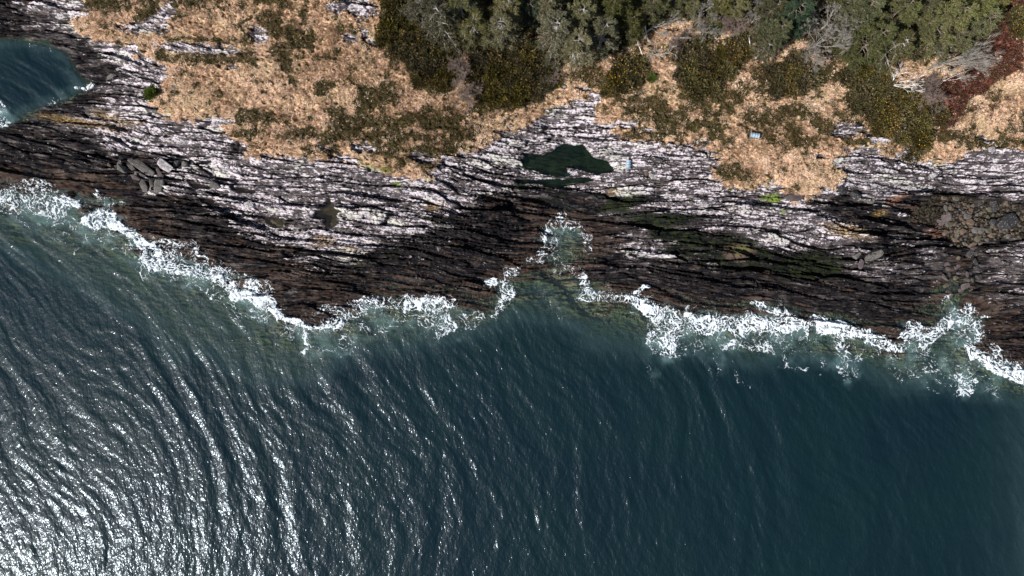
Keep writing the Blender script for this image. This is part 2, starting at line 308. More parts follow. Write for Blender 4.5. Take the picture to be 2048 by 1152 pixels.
def fill_mesh(me, V, F):
    V = np.asarray(V, np.float32); F = np.asarray(F, np.int32); k = F.shape[1]
    me.vertices.add(len(V)); me.vertices.foreach_set('co', V.ravel())
    me.loops.add(F.size); me.loops.foreach_set('vertex_index', F.ravel())
    me.polygons.add(len(F)); me.polygons.foreach_set('loop_start', np.arange(0, F.size, k, dtype=np.int32))
    me.polygons.foreach_set('loop_total', np.full(len(F), k, np.int32))
    me.update(calc_edges=True)
def mesh_obj(name, V, F, mat, parent=None, smooth=True, cols={}):
    me = bpy.data.meshes.new(name); fill_mesh(me, V, F)
    if smooth: me.polygons.foreach_set('use_smooth', np.ones(len(me.polygons), bool))
    for k, a in cols.items():
        a = np.asarray(a, np.float32)
        at_ = me.attributes.new(k, 'FLOAT_COLOR', 'POINT')
        if a.shape[1] == 3: a = np.concatenate([a, np.ones((len(a), 1), np.float32)], 1)
        at_.data.foreach_set('color', a.ravel())
    if mat: me.materials.append(mat)
    o = bpy.data.objects.new(name, me); C.objects.link(o)
    if parent: o.parent = parent
    return o
def grid_faces(ny, nx):
    i = np.arange(ny*nx).reshape(ny, nx)
    return np.stack([i[:-1, :-1], i[1:, :-1], i[1:, 1:], i[:-1, 1:]], -1).reshape(-1, 4)
def tag(o, label=None, cat=None, group=None, kind=None):
    if label: o['label'] = label
    if cat: o['category'] = cat
    if group: o['group'] = group
    if kind: o['kind'] = kind
    return o

# ------------------------------------------------------------------ material helper
class MT:
    def __init__(s, name):
        s.m = bpy.data.materials.new(name); s.m.use_nodes = True; s.t = s.m.node_tree; s.t.nodes.clear()
        s.out = s.t.nodes.new('ShaderNodeOutputMaterial')
    def n(s, typ, **kw):
        x = s.t.nodes.new(typ)
        for k, val in kw.items(): setattr(x, k, val)
        return x
    def L(s, a, b):
        s.t.links.new(a, b)
    def put(s, sock, val):
        if hasattr(val, 'links') or isinstance(val, bpy.types.NodeSocket): s.L(val, sock)
        else: sock.default_value = val if not (isinstance(val, tuple) and len(val) == 3 and sock.type == 'RGBA') else (*val, 1)
    def attr(s, name):
        a = s.n('ShaderNodeAttribute', attribute_name=name); sp = s.n('ShaderNodeSeparateColor'); s.L(a.outputs['Color'], sp.inputs[0])
        return sp.outputs[0], sp.outputs[1], sp.outputs[2], a.outputs['Color'], a.outputs['Vector']
    def pos(s): return s.n('ShaderNodeTexCoord').outputs['Object']
    def map(s, vec, sc):
        m = s.n('ShaderNodeMapping'); s.L(vec, m.inputs[0]); m.inputs['Scale'].default_value = sc; return m.outputs[0]
    def noise(s, vec, scale=1, detail=3, rough=.55, dist=0.0):
        x = s.n('ShaderNodeTexNoise'); s.L(vec, x.inputs['Vector']); x.inputs['Scale'].default_value = scale
        x.inputs['Detail'].default_value = detail; x.inputs['Roughness'].default_value = rough; x.inputs['Distortion'].default_value = dist
        return x.outputs[0]
    def vor(s, vec, scale=1, feature='F1', outp=0):
        x = s.n('ShaderNodeTexVoronoi', feature=feature); s.L(vec, x.inputs['Vector']); x.inputs['Scale'].default_value = scale
        return x.outputs[outp]
    def math(s, op, a, b=0.0, c=None, clamp=False):
        x = s.n('ShaderNodeMath', operation=op, use_clamp=clamp); s.put(x.inputs[0], a); s.put(x.inputs[1], b)
        if c is not None: s.put(x.inputs[2], c)
        return x.outputs[0]
    def mr(s, x, a, b, c=0.0, d=1.0, smooth=True):
        m = s.n('ShaderNodeMapRange', interpolation_type='SMOOTHSTEP' if smooth else 'LINEAR'); s.put(m.inputs[0], x)
        for i, k in enumerate((a, b, c, d)): s.put(m.inputs[i+1], k)
        return m.outputs[0]
    def mix(s, f, a, b):
        m = s.n('ShaderNodeMix', data_type='RGBA'); s.put(m.inputs[0], f); s.put(m.inputs[6], a); s.put(m.inputs[7], b); return m.outputs[2]
    def bump(s, h, st, dist, nrm=None):
        b = s.n('ShaderNodeBump'); s.put(b.inputs['Height'], h); b.inputs['Strength'].default_value = st; b.inputs['Distance'].default_value = dist
        if nrm: s.L(nrm, b.inputs['Normal'])
        return b.outputs[0]
    def pr(s, col, rough=.8, spec=.3, nrm=None, metal=0.0):
        p = s.n('ShaderNodeBsdfPrincipled'); s.put(p.inputs['Base Color'], col); s.put(p.inputs['Roughness'], rough)
        s.put(p.inputs['Specular IOR Level'], spec); s.put(p.inputs['Metallic'], metal)
        if nrm: s.L(nrm, p.inputs['Normal'])
        return p.outputs[0]
    def done(s, sh): s.L(sh, s.out.inputs[0]); return s.m

def ground_mat():
    m = MT('shore_ground')
    L_, K_, B_, _, _ = m.attr('maskA'); G_, V_, Hh_, _, _ = m.attr('maskB'); Br_, id_, cr_, _, _ = m.attr('maskC'); O_, Ms_, Pb_, _, _ = m.attr('maskD')
    W_, Rs_, Sb_, _, _ = m.attr('maskE')
    uv = m.attr('strata')[4]
    P = m.pos()
    nf = m.noise(m.map(uv, (3.4, 8.0, 1)), 1, 4, .7); nm = m.noise(m.map(uv, (.9, 3.0, 1)), 1, 3, .55); nl = m.noise(m.map(uv, (.16, .55, 1)), 1, 3, .5)
    nff = m.noise(P, 9, 2, .6); nfs = m.noise(m.map(uv, (.9, 8.0, 1)), 1, 4, .65)
    t = m.math('ADD', m.math('MULTIPLY', nf, .50), m.math('ADD', m.math('MULTIPLY', nm, .33), m.math('MULTIPLY', nl, .17)))
    t = m.math('ADD', t, m.math('MULTIPLY', m.math('SUBTRACT', id_, .5), .15))
    t = m.math('SUBTRACT', t, m.math('MULTIPLY', cr_, .22))
    lf = m.math('ADD', m.math('MULTIPLY', m.math('SUBTRACT', t, .5), 17.0), m.math('MULTIPLY', m.math('SUBTRACT', L_, .60), 3.6))
    lf = m.math('ADD', lf, .5, clamp=True)
    # bare rock
    rock = m.mix(m.mr(nm, .35, .65), (.022, .018, .021), (.105, .088, .082))
    rock = m.mix(m.mr(nf, .5, .75), rock, (.17, .15, .14))
    blk = m.mix(m.mr(nm, .35, .7), (.0025, .0025, .0035), (.012, .0105, .0115))
    blk = m.mix(m.math('MULTIPLY', m.mr(nfs, .50, .62), .8), blk, (.038, .032, .030))
    blk = m.mix(m.mr(m.math('ADD', nfs, m.math('MULTIPLY', nff, .3)), .80, .86), blk, (.20, .18, .17))
    brn = m.mix(m.mr(nm, .35, .65), (.012, .009, .008), (.070, .044, .031))
    brn = m.mix(m.mr(nfs, .38, .52), (.016, .012, .011), brn)
    brn = m.mix(m.mr(nl, .5, .7), brn, (.085, .062, .050))
    rock = m.mix(K_, rock, blk)
    rock = m.mix(m.math('MULTIPLY', B_, m.mr(m.math('ADD', m.math('MULTIPLY', m.math('ADD', nfs, nl), .5), m.math('MULTIPLY', B_, .12)), .50, .62, .10, 1.0)), rock, brn)
    rock = m.mix(m.math('MULTIPLY', m.mr(L_, .3, .8), m.mr(nl, .3, .6)), rock, m.mix(nm, (.035, .028, .034), (.20, .168, .178)))
    lich = m.mix(m.mr(nff, .32, .66), (.32, .285, .30), (.70, .625, .655))
    lich = m.mix(m.mr(nl, .52, .68), lich, m.mix(nff, (.36, .35, .30), (.62, .60, .52)))
    lich = m.mix(m.mr(m.noise(P, 1.3, 4), .48, .66), lich, (.34, .315, .32))
    rock = m.mix(lf, rock, lich)
    rock = m.mix(m.math('MULTIPLY', O_, m.mr(nf, .42, .62)), rock, (.46, .29, .09))
    # yellow lichen flecks
    fl = m.math('MULTIPLY', m.mr(m.noise(P, 5.5, 2), .68, .74), m.mr(L_, .3, .6))
    rock = m.mix(m.math('MULTIPLY', fl, .55), rock, (.50, .37, .13))
    rock = m.mix(m.math('MULTIPLY', cr_, .75), rock, (.012, .010, .012))
    # green algae and silt
    alg = m.mix(m.mr(m.noise(P, 1.1, 4), .42, .62), (.006, .008, .006), (.018, .023, .009))
    rock = m.mix(m.math('MULTIPLY', G_, m.mr(nm, .28, .5)), rock, alg)
    rock = m.mix(m.math('MULTIPLY', Sb_, .85), rock, m.mix(nm, (.05, .035, .025), (.13, .09, .07)))
    rock = m.mix(m.math('MULTIPLY', Rs_, m.mr(nff, .3, .6)), rock, m.mix(m.noise(P, 3, 3), (.07, .03, .02), (.26, .14, .09)))
    pbl = m.mix(m.mr(m.noise(P, 4.5, 3), .4, .65), (.008, .007, .006), (.055, .043, .030))
    rock = m.mix(Pb_, rock, pbl)
    # submerged: brown-green weed covered shelf with bedding
    weed = m.mix(m.mr(nm, .36, .62), (.035, .038, .022), (.27, .235, .145))
    weed = m.mix(m.mr(nl, .46, .62), weed, (.13, .15, .075))
    rock = m.mix(W_, rock, weed)
    # turf
    n1 = m.noise(P, 2.6, 4, .62); n2 = m.noise(P, .35, 3)
    gr = m.mix(m.mr(n1, .32, .66), (.10, .056, .032), (.62, .40, .25))
    gr = m.mix(m.mr(n2, .45, .66), gr, m.mix(m.mr(n1, .3, .65), (.20, .14, .08), (.52, .38, .22)))
    ht = m.mix(m.mr(n1, .38, .7), (.016, .016, .007), (.085, .065, .022))
    br = m.mix(m.mr(n1, .36, .66), (.030, .010, .007), (.17, .058, .035))
    vg = m.mix(m.mr(m.math('ADD', Hh_, m.math('MULTIPLY', m.math('SUBTRACT', n1, .5), 1.6)), .35, .65), gr, ht)
    vg = m.mix(m.mr(Br_, .35, .65), vg, br)
    col = m.mix(m.mr(V_, .35, .65), rock, vg)
    col = m.mix(m.math('MULTIPLY', Ms_, m.mr(n1, .3, .5)), col, m.mix(n1, (.05, .09, .01), (.20, .25, .04)))
    h = m.math('ADD', m.math('MULTIPLY', nf, .10), m.math('ADD', m.math('MULTIPLY', nff, .03), m.math('MULTIPLY', nfs, .14)))
    ro = .93
    return m.done(m.pr(col, ro, m.mr(K_, 0, 1, .16, .05), m.bump(h, .9, 1.0)))
MAT_G = ground_mat()

sub = ss(0.0, -0.3, GZ)*((samp(d_co, PX, PY) < 1.5))
vL = samp(lich, WXS, WYS)*(1-samp(pebble, PX, PY))*ss(-.1, 1.0, e0)
vK = samp(black, WXS, WYS); vB = samp(brown, WXS*.6+PX*.4, WYS)
vK = np.clip((vK-.5)*2.5+(fbm(u/28, v/4.5, 81, 3)-.5)*6+.5, 0, 1); vB = np.clip((vB-.45)*2+(fbm(u/34, v/4, 82, 3)-.5)*5+.45, 0, 1)
vL = np.clip(vL+(fbm(u/40, v/6, 83, 3)-.5)*.9*ss(.02, .3, vL), 0, .95)
vH = np.maximum(np.maximum(v_heath, v_gorse*0.95), v_wood*0.95)
vH = vH*(1-far)+far*np.clip((fbm(PX/130, PY/110, 48, 5)-.42)*7+.5, 0, 1)
A = lambda *c: np.stack([np.broadcast_to(q, PX.shape).ravel() for q in c], 1)
ground = mesh_obj('ground', A(GX, GY, GZ), grid_faces(len(gy), len(gx)), MAT_G, cols={
 'maskA': A(vL, vK, vB), 'maskB': A(samp(algae, WXS*.5+PX*.5, WYS), v_veg, vH), 'maskC': A(v_br, np.clip(idb*.6+idc*.4, 0, 1), np.clip(np.maximum(np.maximum(crack_a, crack_b*.8), crack_c*.45), 0, 1)),
 'maskD': A(samp(orange, WXC, WYC), samp(moss, WXC, WYC), v_pb), 'maskE': A(np.maximum(sub, ss(.6, .9, v_pool)), samp(rust, WXC, WYC), samp(sbrown, WXC, WYC)),
 'strata': A(u/PPM, v/PPM, 0*u)})
tag(ground, kind='structure')

# ------------------------------------------------------------------ sea
foamD = np.zeros_like(MX)
def fpath(pts, dens, soft=1.0):
    """pts: (x, y, r) along a line of surf"""
    global foamD
    for (a, b) in zip(pts[:-1], pts[1:]):
        ex = b[0]-a[0]; ey = b[1]-a[1]; L = ex*ex+ey*ey+1e-9
        t = np.clip(((MX-a[0])*ex+(MY-a[1])*ey)/L, 0, 1)
        d = np.sqrt((MX-a[0]-t*ex)**2+(MY-a[1]-t*ey)**2); r = a[2]+(b[2]-a[2])*t
        foamD = np.maximum(foamD, dens*np.clip((1.25-d/r)/0.5/soft, 0, 1))
for pts, dn in [
 ([(20,378,10),(60,370,12),(110,378,14)], .55), ([(20,400,34),(90,400,34),(130,410,28)], .60), ([(150,440,26),(220,470,26),(300,520,26),(400,560,24),(500,610,26),(560,640,24)], .46), ([(330,505,24),(400,515,20)], .5), ([(590,660,30),(700,640,34),(860,630,30)], .42), ([(118,398,10),(140,408,14),(160,414,9)], .95),
 ([(170,444,12),(200,438,18),(225,440,17),(236,455,12)], .97), ([(240,455,12),(270,475,13),(300,500,14),(320,520,16)], .95), ([(300,520,18),(350,532,14),(400,540,13),(440,560,10),(470,585,13)], .92),
 ([(470,590,13),(500,590,15),(530,600,14),(550,620,10),(575,642,8)], .97), ([(430,590,20),(470,600,18)], .5), ([(195,390,12),(210,405,14),(238,412,10)], .58), ([(330,495,10),(370,498,16),(398,492,8)], .58),
 ([(440,545,14),(490,560,18),(530,572,14)], .60), ([(400,530,12),(440,545,12)], .55), ([(340,540,28),(300,540,24)], .36), ([(200,470,22),(240,490,20)], .42), ([(540,630,24),(520,640,20)], .38),
 ([(590,650,12),(620,650,6),(650,648,6),(683,646,6)], .93), ([(600,655,16),(615,680,14),(640,692,12)], .5), ([(650,640,28),(700,630,26),(715,612,20)], .56), ([(700,660,20),(690,690,14)], .5),
 ([(716,606,12),(760,604,16),(800,604,14),(850,602,17),(900,606,16),(915,612,10)], .66), ([(880,630,20),(895,655,20),(880,664,14)], .60), ([(930,640,18),(955,632,14),(950,650,10)], .55), ([(975,568,11),(990,566,8)], .93),
 ([(1010,565,12),(1015,590,12),(1005,615,10),(985,630,8)], .58), ([(1020,545,12),(1040,533,8)], .6), ([(1055,522,8),(1085,522,7)], .55), ([(1095,500,24),(1105,475,22),(1110,450,20),(1130,440,18)], .58), ([(1125,440,10),(1160,460,12),(1172,480,12),(1175,500,10)], .66),
 ([(1110,510,16),(1120,530,18),(1110,545,12)], .50), ([(1135,535,8),(1155,545,10),(1165,565,10),(1172,590,12)], .64), ([(1165,592,10),(1210,592,11),(1250,596,10)], .66), ([(1252,598,10),(1275,605,12),(1300,622,14)], .93), ([(1265,590,4),(1290,575,5)], .8),
 ([(1300,625,16),(1330,640,28),(1345,665,26),(1340,690,22)], .84), ([(1310,680,24),(1345,705,18)], .62), ([(1340,640,26),(1400,650,24),(1460,650,22),(1520,648,20),(1590,650,16),(1610,655,10)], .80),
 ([(1400,640,12),(1440,650,16)], .95), ([(1505,640,12),(1550,650,14),(1590,655,12)], .95), ([(1460,690,16),(1500,700,8),(1550,690,8)], .55), ([(1510,608,6),(1530,612,8),(1560,626,5),(1590,632,4)], .72), ([(1640,655,14),(1680,660,18),(1700,665,15),(1740,668,10)], .96),
 ([(1610,650,14),(1640,640,10),(1650,640,12)], .62), ([(1680,680,18),(1690,710,16),(1690,745,12)], .62), ([(1690,755,12),(1715,745,8),(1720,710,8)], .5), ([(1740,680,14),(1770,692,12),(1800,698,10)], .86), ([(1740,672,8),(1780,682,4)], .7),
 ([(1815,650,10),(1810,670,10),(1830,660,20),(1860,670,22)], .72), ([(1840,700,26),(1860,730,20),(1830,748,14)], .55), ([(1880,655,16),(1900,640,16),(1930,625,16)], .66), ([(1895,600,8),(1905,620,8)], .6), ([(1930,620,16),(1955,640,18),(1950,665,20),(1920,680,26)], .62),
 ([(1945,628,5),(1975,632,3)], .7), ([(1935,695,12),(1945,710,12),(1960,712,10)], .93), ([(1970,720,12),(1995,740,14),(2030,750,14),(2060,758,12)], .95), ([(1985,700,14),(1990,720,12)], .62), ([(2010,728,10),(2048,735,8)], .66), ([(1925,740,18),(1940,770,16),(1925,785,14)], .62),
 ([(1880,720,24),(1900,740,18)], .42), ([(1880,760,10),(1900,768,8)], .5), ([(20,240,4),(2,248,6)], .8), ([(150,172,5),(185,174,3)], .9), ([(130,190,6),(100,204,5)], .5), ([(60,88,6),(110,100,5)], .4), ([(0,215,14),(10,235,10)], .55),
 ([(1470,740,8),(1475,765,6),(1500,775,5)], .38), ([(1300,745,14),(1310,755,10)], .36), ([(1420,700,8),(1445,735,6),(1440,760,4)], .42), ([(1560,700,10),(1575,725,6),(1610,735,4)], .42), ([(1630,700,8),(1650,730,7),(1640,752,5)], .45), ([(1780,730,8),(1800,760,6)], .4), ([(1850,770,6),(1870,790,4)], .4), ([(1400,670,34),(1500,680,26),(1620,690,22)], .40), ([(1960,760,14),(2000,790,8)], .42), ([(1770,700,26),(1850,720,24)], .40), ([(1140,720,6),(1150,740,6)], .2), ([(620,700,22),(700,700,18)], .3), ([(60,420,40),(150,470,40)], .30), ([(770,640,30),(850,650,20)], .3)]: fpath(pts, dn)
foam_soft = blur(foamD, 5)
foamD = np.maximum(foamD, blur(foamD, 9)*.85)
def axis2(lo, hi, step, lo_out, hi_out): return axis(lo, hi, step, lo_out, hi_out)
sx = axis(-80, 2128, 2.0, -16000, 18000); sy = axis(60, 1215, 2.0, 40, 18000)
QX, QY = np.meshgrid(sx, sy)
X = (QX-1024)/PPM; Y = (576-QY)/PPM
amp = np.zeros_like(X); r2 = np.random.default_rng(5)
wx = X+.012*np.clip(Y+33, -20, 60)**2+2.2*(fbm(X/14, Y/14, 91, 2)-.5)*3; wy = Y+2.2*(fbm(X/14, Y/14, 92, 2)-.5)*3
fan = (X+60)/120
z = np.zeros_like(X)
for i in range(52):
    lam = 6.0*(0.50/6.0)**((i+r2.random())/52)
    th = math.radians(2+r2.normal()*(9 if lam > 3 else 30))
    kx = math.cos(th)*2*math.pi/lam; ky = math.sin(th)*2*math.pi/lam
    sl = 0.015 if lam > 2.5 else 0.015
    ph = kx*wx+ky*wy+r2.random()*6.28
    gate = 0.35+1.3*vn(X/(lam*2.5)+i*3.1, Y/(lam*4)+i, 200+i)
    z += gate*sl*lam/6.28*np.sin(ph)
nearw = ((QX > -300) & (QX < 2400) & (QY < 1500))*1.0
dep = -np.minimum(samp(Eb, QX, QY), 0.0)
dep = np.where(QY > 800, np.maximum(dep, 13), dep)
lee = ss(0.1, 1.2, dep)
z = z*nearw*(0.25+0.75*lee)
gxd, gyd, gzd = ground_at(QX.ravel(), QY.ravel()); dep_v = np.clip(z-gzd.reshape(X.shape), 0, 30)
aer = samp(foam_soft, QX+(fbm(QX/20, QY/20, 95, 3)-.5)*30, QY+(fbm(QX/20, QY/20, 96, 3)-.5)*30)*(QY < 812)
def water_mat():
    m = MT('sea_water')
    D, Ae, Sw, _, _ = m.attr('sea'); P = m.pos()
    a = m.map(P, (1.0, .55, 1)); r = m.n('ShaderNodeMapping'); m.L(P, r.inputs[0]); r.inputs['Rotation'].default_value = (0, 0, math.radians(-8)); r.inputs['Scale'].default_value = (1.0, .6, 1)
    n1 = m.noise(r.outputs[0], 1.5, 2, .55, .5); n2 = m.noise(a, 3.9, 2, .55, .5)
    nb = m.noise(P, .07, 3)
    hgt = m.math('ADD', m.math('MULTIPLY', n1, .080), m.math('MULTIPLY', n2, .046))
    nrm = m.bump(hgt, 1.0, 1.0)
    dd = m.math('MULTIPLY', D, 30.0)
    tr = m.n('ShaderNodeBsdfTransparent')
    ab = m.math('SUBTRACT', 1.0, m.math('POWER', 2.718, m.math('MULTIPLY', dd, -.30)))
    m.put(tr.inputs[0], m.mix(m.math('MULTIPLY', ab, 1.0), (.92, .97, .95), (.22, .50, .45)))
    deep = m.mix(m.mr(nb, .35, .65), (.0030, .0115, .0165), (.0036, .0138, .0165))
    deep = m.mix(m.mr(dd, 6, .5, 0, 1), deep, (.022, .045, .048))
    body = m.mix(m.mr(Ae, .05, .75), deep, (.13, .215, .215))
    df = m.n('ShaderNodeBsdfDiffuse'); m.put(df.inputs[0], body); m.L(nrm, df.inputs['Normal'])
    k = m.math('SUBTRACT', 1.0, m.math('POWER', 2.718, m.math('MULTIPLY', dd, -.55)))
    k = m.math('MAXIMUM', k, m.math('MULTIPLY', Ae, .50))
    mx = m.n('ShaderNodeMixShader'); m.L(k, mx.inputs[0]); m.L(tr.outputs[0], mx.inputs[1]); m.L(df.outputs[0], mx.inputs[2])
    gl = m.n('ShaderNodeBsdfGlossy'); gl.inputs['Roughness'].default_value = .15; gl.inputs['Color'].default_value = (.58, .68, .77, 1); m.L(nrm, gl.inputs['Normal'])
    g2 = m.n('ShaderNodeBsdfGlossy'); g2.inputs['Roughness'].default_value = .42; m.L(nrm, g2.inputs['Normal'])
    gm = m.n('ShaderNodeMixShader'); gm.inputs[0].default_value = .40; m.L(gl.outputs[0], gm.inputs[1]); m.L(g2.outputs[0], gm.inputs[2])
    fr = m.n('ShaderNodeFresnel'); fr.inputs[0].default_value = 1.33; m.L(nrm, fr.inputs['Normal'])
    m2 = m.n('ShaderNodeMixShader'); m.L(fr.outputs[0], m2.inputs[0]); m.L(mx.outputs[0], m2.inputs[1]); m.L(gm.outputs[0], m2.inputs[2])
    return m.done(m2.outputs[0])
MAT_W = water_mat()
B = lambda *c: np.stack([np.broadcast_to(q, X.shape).ravel() for q in c], 1)
water = mesh_obj('water', B(X, Y, z), grid_faces(len(sy), len(sx)), MAT_W, cols={'sea': B(dep_v/30, np.clip(aer*(.3+1.3*np.clip(fbm(X/1.3, Y/1.3, 97, 4)*2-.6, 0, 1)), 0, 1), z*0)})
tag(water, kind='structure')

# foam: real lace of froth lying on sea and wet rock
fxs = np.arange(-66, 2116, 1.25); fys = np.arange(60, 812, 1.25)
FX, FY = np.meshgrid(fxs, fys)
ax_, ay_ = FX/PPM, FY/PPM
w1 = (fbm(ax_/1.6, ay_/1.6, 101, 4)-.5); w2 = (fbm(ax_/1.6, ay_/1.6, 102, 4)-.5)
qx = ax_+w1*2.6; qy = ay_+w2*2.6
f1, f2, fid, _, _ = worley(qx/0.72, qy/0.72, 103); g1, g2, gid, _, _ = worley(qx/0.31, qy/0.31, 104)
web = np.maximum(1-np.clip((f2-f1)/.24, 0, 1), 0.8*(1-np.clip((g2-g1)/.34, 0, 1)))
web = 0.75*web+0.25*fbm(qx*3, qy*3, 105, 3)*1.3+0.28*(fbm(qx/1.2, qy/1.2, 107, 3)-.5)*2
Dn = samp(foamD, FX+w1*26, FY+w2*22)*1.0
Dn = np.where((FX < -2) | (FX > 2050), Dn, Dn)
al = np.clip((web-(1.06-Dn*.86))/0.42, 0, 1)*np.clip(Dn*4, 0, 1)
al = np.maximum(al, ss(.90, 1.22, Dn+.8*(fbm(qx/.7, qy/.7, 109, 4)-.5)))
_, _, fz = ground_at(FX.ravel(), FY.ravel()); fz = fz.reshape(FX.shape)
ef = samp(Eb, FX, FY)
iz = np.clip(np.searchsorted(sy, FY.ravel())-1, 0, len(sy)-2); jz = np.clip(np.searchsorted(sx, FX.ravel())-1, 0, len(sx)-2)
seaz = np.maximum(z[iz, jz], z[iz+1, jz+1]).reshape(FX.shape)
Z = np.maximum(fz, seaz)+0.035+al*(.05+.42*ss(.6, 1., Dn)*fbm(qx*1.6, qy*1.6, 108, 4))
keep = (al > 0.04); cell = keep[:-1, :-1] | keep[1:, :-1] | keep[1:, 1:] | keep[:-1, 1:]
F = grid_faces(len(fys), len(fxs)); F = F[cell.ravel()]
usd = np.unique(F); rem = np.full(FX.size, -1); rem[usd] = np.arange(len(usd))
ecl = np.maximum(ef, 0)
FVx, FVy = plan_to_xy(FX, FY, ecl)
fv = np.stack([FVx.ravel(), FVy.ravel(), Z.ravel()], 1)[usd]
def foam_mat():
    m = MT('sea_foam'); a_, _, _, _, _ = m.attr('foam'); P = m.pos()
    n = m.noise(P, 7, 3, .65)
    col = m.mix(m.mr(n, .35, .7), (.47, .53, .56), (.76, .78, .80))
    df = m.pr(col, .8, .2, m.bump(n, .6, .12)); tr = m.n('ShaderNodeBsdfTransparent')
    f = m.math('MULTIPLY', m.mr(a_, .03, .75), m.mr(n, .22, .42, .6, 1.0), clamp=True)
    mx = m.n('ShaderNodeMixShader'); m.L(f, mx.inputs[0]); m.L(tr.outputs[0], mx.inputs[1]); m.L(df, mx.inputs[2])
    return m.done(mx.outputs[0])
foam = mesh_obj('sea_foam', fv, rem[F], foam_mat(), cols={'foam': np.repeat(al.ravel()[usd][:, None], 3, 1)})
tag(foam, 'white lacy surf foam breaking along the edge of the rocks', 'foam', kind='stuff')

# rock pools
def pool_mat():
    m = MT('pool_water'); P = m.pos()
    col = m.mix(m.mr(m.noise(P, .9, 5, .65), .42, .66), (.003, .0065, .006), (.012, .017, .011))
    tr = m.n('ShaderNodeBsdfTransparent'); tr.inputs[0].default_value = (.27, .38, .34, 1)
    mx = m.n('ShaderNodeMixShader'); mx.inputs[0].default_value = .45; m.L(tr.outputs[0], mx.inputs[1]); m.L(m.pr(col, .06, .4, m.bump(m.noise(P, 5, 2), .1, .05)), mx.inputs[2])
    return m.done(mx.outputs[0])
MAT_P = pool_mat()
def puddle_mat():
    m = MT('puddle_water'); P = m.pos(); n = m.noise(P, 1.4, 4)
    tr = m.n('ShaderNodeBsdfTransparent'); tr.inputs[0].default_value = (.55, .52, .48, 1)
    mx = m.n('ShaderNodeMixShader'); mx.inputs[0].default_value = .35; m.L(tr.outputs[0], mx.inputs[1]); m.L(m.pr(m.mix(n, (.020, .014, .014), (.045, .040, .038)), .1, .3), mx.inputs[2])
    return m.done(mx.outputs[0])
MAT_P2 = puddle_mat()
pool_labels = ['large dark green rock pool below the grassy notch','thin dark pool strip just below the large dark pool','small green puddle right of the boulder pile','grey puddle on the dark ledge below the boulder pile',
 'slim dark puddle at the top of the pale lichen ledge','ragged brown puddle in the middle of the white lichen slab','small dark puddle left of the ragged brown puddle']
for poly, zz, lb in zip(POOLS, pool_z, pool_labels):
    P0 = np.array(poly, float); c = P0.mean(0); P1 = c+(P0-c)*1.12
    x_, y_ = plan_to_xy(P1[:, 0], P1[:, 1], zz)
    n = len(P1)
    bm = bmesh.new(); top = [bm.verts.new((a, b, zz-0.12)) for a, b in zip(x_, y_)]
    f = bm.faces.new(top)
    if f.normal.z < 0: f.normal_flip()
    bmesh.ops.triangulate(bm, faces=[f])
    me = bpy.data.meshes.new('rock_pool_water'); bm.to_mesh(me); bm.free(); me.materials.append(MAT_P if zz == pool_z[0] or zz == pool_z[1] else MAT_P2)
    o = bpy.data.objects.new('rock_pool_water', me); C.objects.link(o); tag(o, lb, 'rock pool', kind='structure')

# ------------------------------------------------------------------ leaves, tubes
def leaf_quads(Cn, D, Ln, Wd, r, flat=False):
    n = len(Cn); R = r.normal(size=(n, 3))*(.35 if flat else 1)+(np.array([0, 0, 1.0]) if flat else 0); Sd = np.cross(D, R); Sd /= np.linalg.norm(Sd, axis=1, keepdims=True)+1e-9
    Ln = np.broadcast_to(Ln, n)[:, None]; Wd = np.broadcast_to(Wd, n)[:, None]
    a = Cn; b = Cn+D*Ln*.5+Sd*Wd*.5; c = Cn+D*Ln; d = Cn+D*Ln*.5-Sd*Wd*.5
    V = np.stack([a, b, c, d], 1).reshape(-1, 3); F = np.arange(4*n).reshape(n, 4)
    return V, F
def tubes(P0, P1, R0, R1, k=4):
    P0 = np.asarray(P0, float); P1 = np.asarray(P1, float); R0 = np.asarray(R0, float); R1 = np.asarray(R1, float)
    n = len(P0); D = P1-P0; D /= np.linalg.norm(D, axis=1, keepdims=True)+1e-9
    up = np.where(np.abs(D[:, 2:3]) > .9, np.array([[1., 0, 0]]), np.array([[0., 0, 1]]))
    A_ = np.cross(D, up); A_ /= np.linalg.norm(A_, axis=1, keepdims=True)+1e-9; B_ = np.cross(D, A_)
    V = []
    for P, R in ((P0, R0), (P1, R1)):
        for j in range(k):
            t = 2*math.pi*j/k; V.append(P+(A_*math.cos(t)+B_*math.sin(t))*R[:, None])
    V = np.stack(V, 1).reshape(-1, 3); base = (np.arange(n)*2*k)[:, None]
    F = np.concatenate([base+np.array([[j, (j+1) % k, k+(j+1) % k, k+j]]) for j in range(k)], 0)
    return V, F
def unit(a): return a/(np.linalg.norm(a, axis=-1, keepdims=True)+1e-9)

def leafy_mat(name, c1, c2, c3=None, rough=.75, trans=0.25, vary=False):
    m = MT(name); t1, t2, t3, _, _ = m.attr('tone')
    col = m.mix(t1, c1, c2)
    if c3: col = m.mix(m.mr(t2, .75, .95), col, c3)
    if vary:
        ri = m.n('ShaderNodeObjectInfo').outputs['Random']; hs = m.n('ShaderNodeHueSaturation'); m.L(col, hs.inputs['Color'])
        m.L(m.mr(ri, 0, 1, .72, 1.25, False), hs.inputs['Value']); m.L(m.mr(m.math('FRACT', m.math('MULTIPLY', ri, 7.31)), 0, 1, .485, .515, False), hs.inputs['Hue'])
        m.L(m.mr(m.math('FRACT', m.math('MULTIPLY', ri, 3.77)), 0, 1, .75, 1.15, False), hs.inputs['Saturation']); col = hs.outputs[0]
    p = m.pr(col, rough, .25)
    tl = m.n('ShaderNodeBsdfTranslucent'); m.put(tl.inputs[0], col)
    mx = m.n('ShaderNodeMixShader'); mx.inputs[0].default_value = trans; m.L(p, mx.inputs[1]); m.L(tl.outputs[0], mx.inputs[2])
    return m.done(mx.outputs[0])
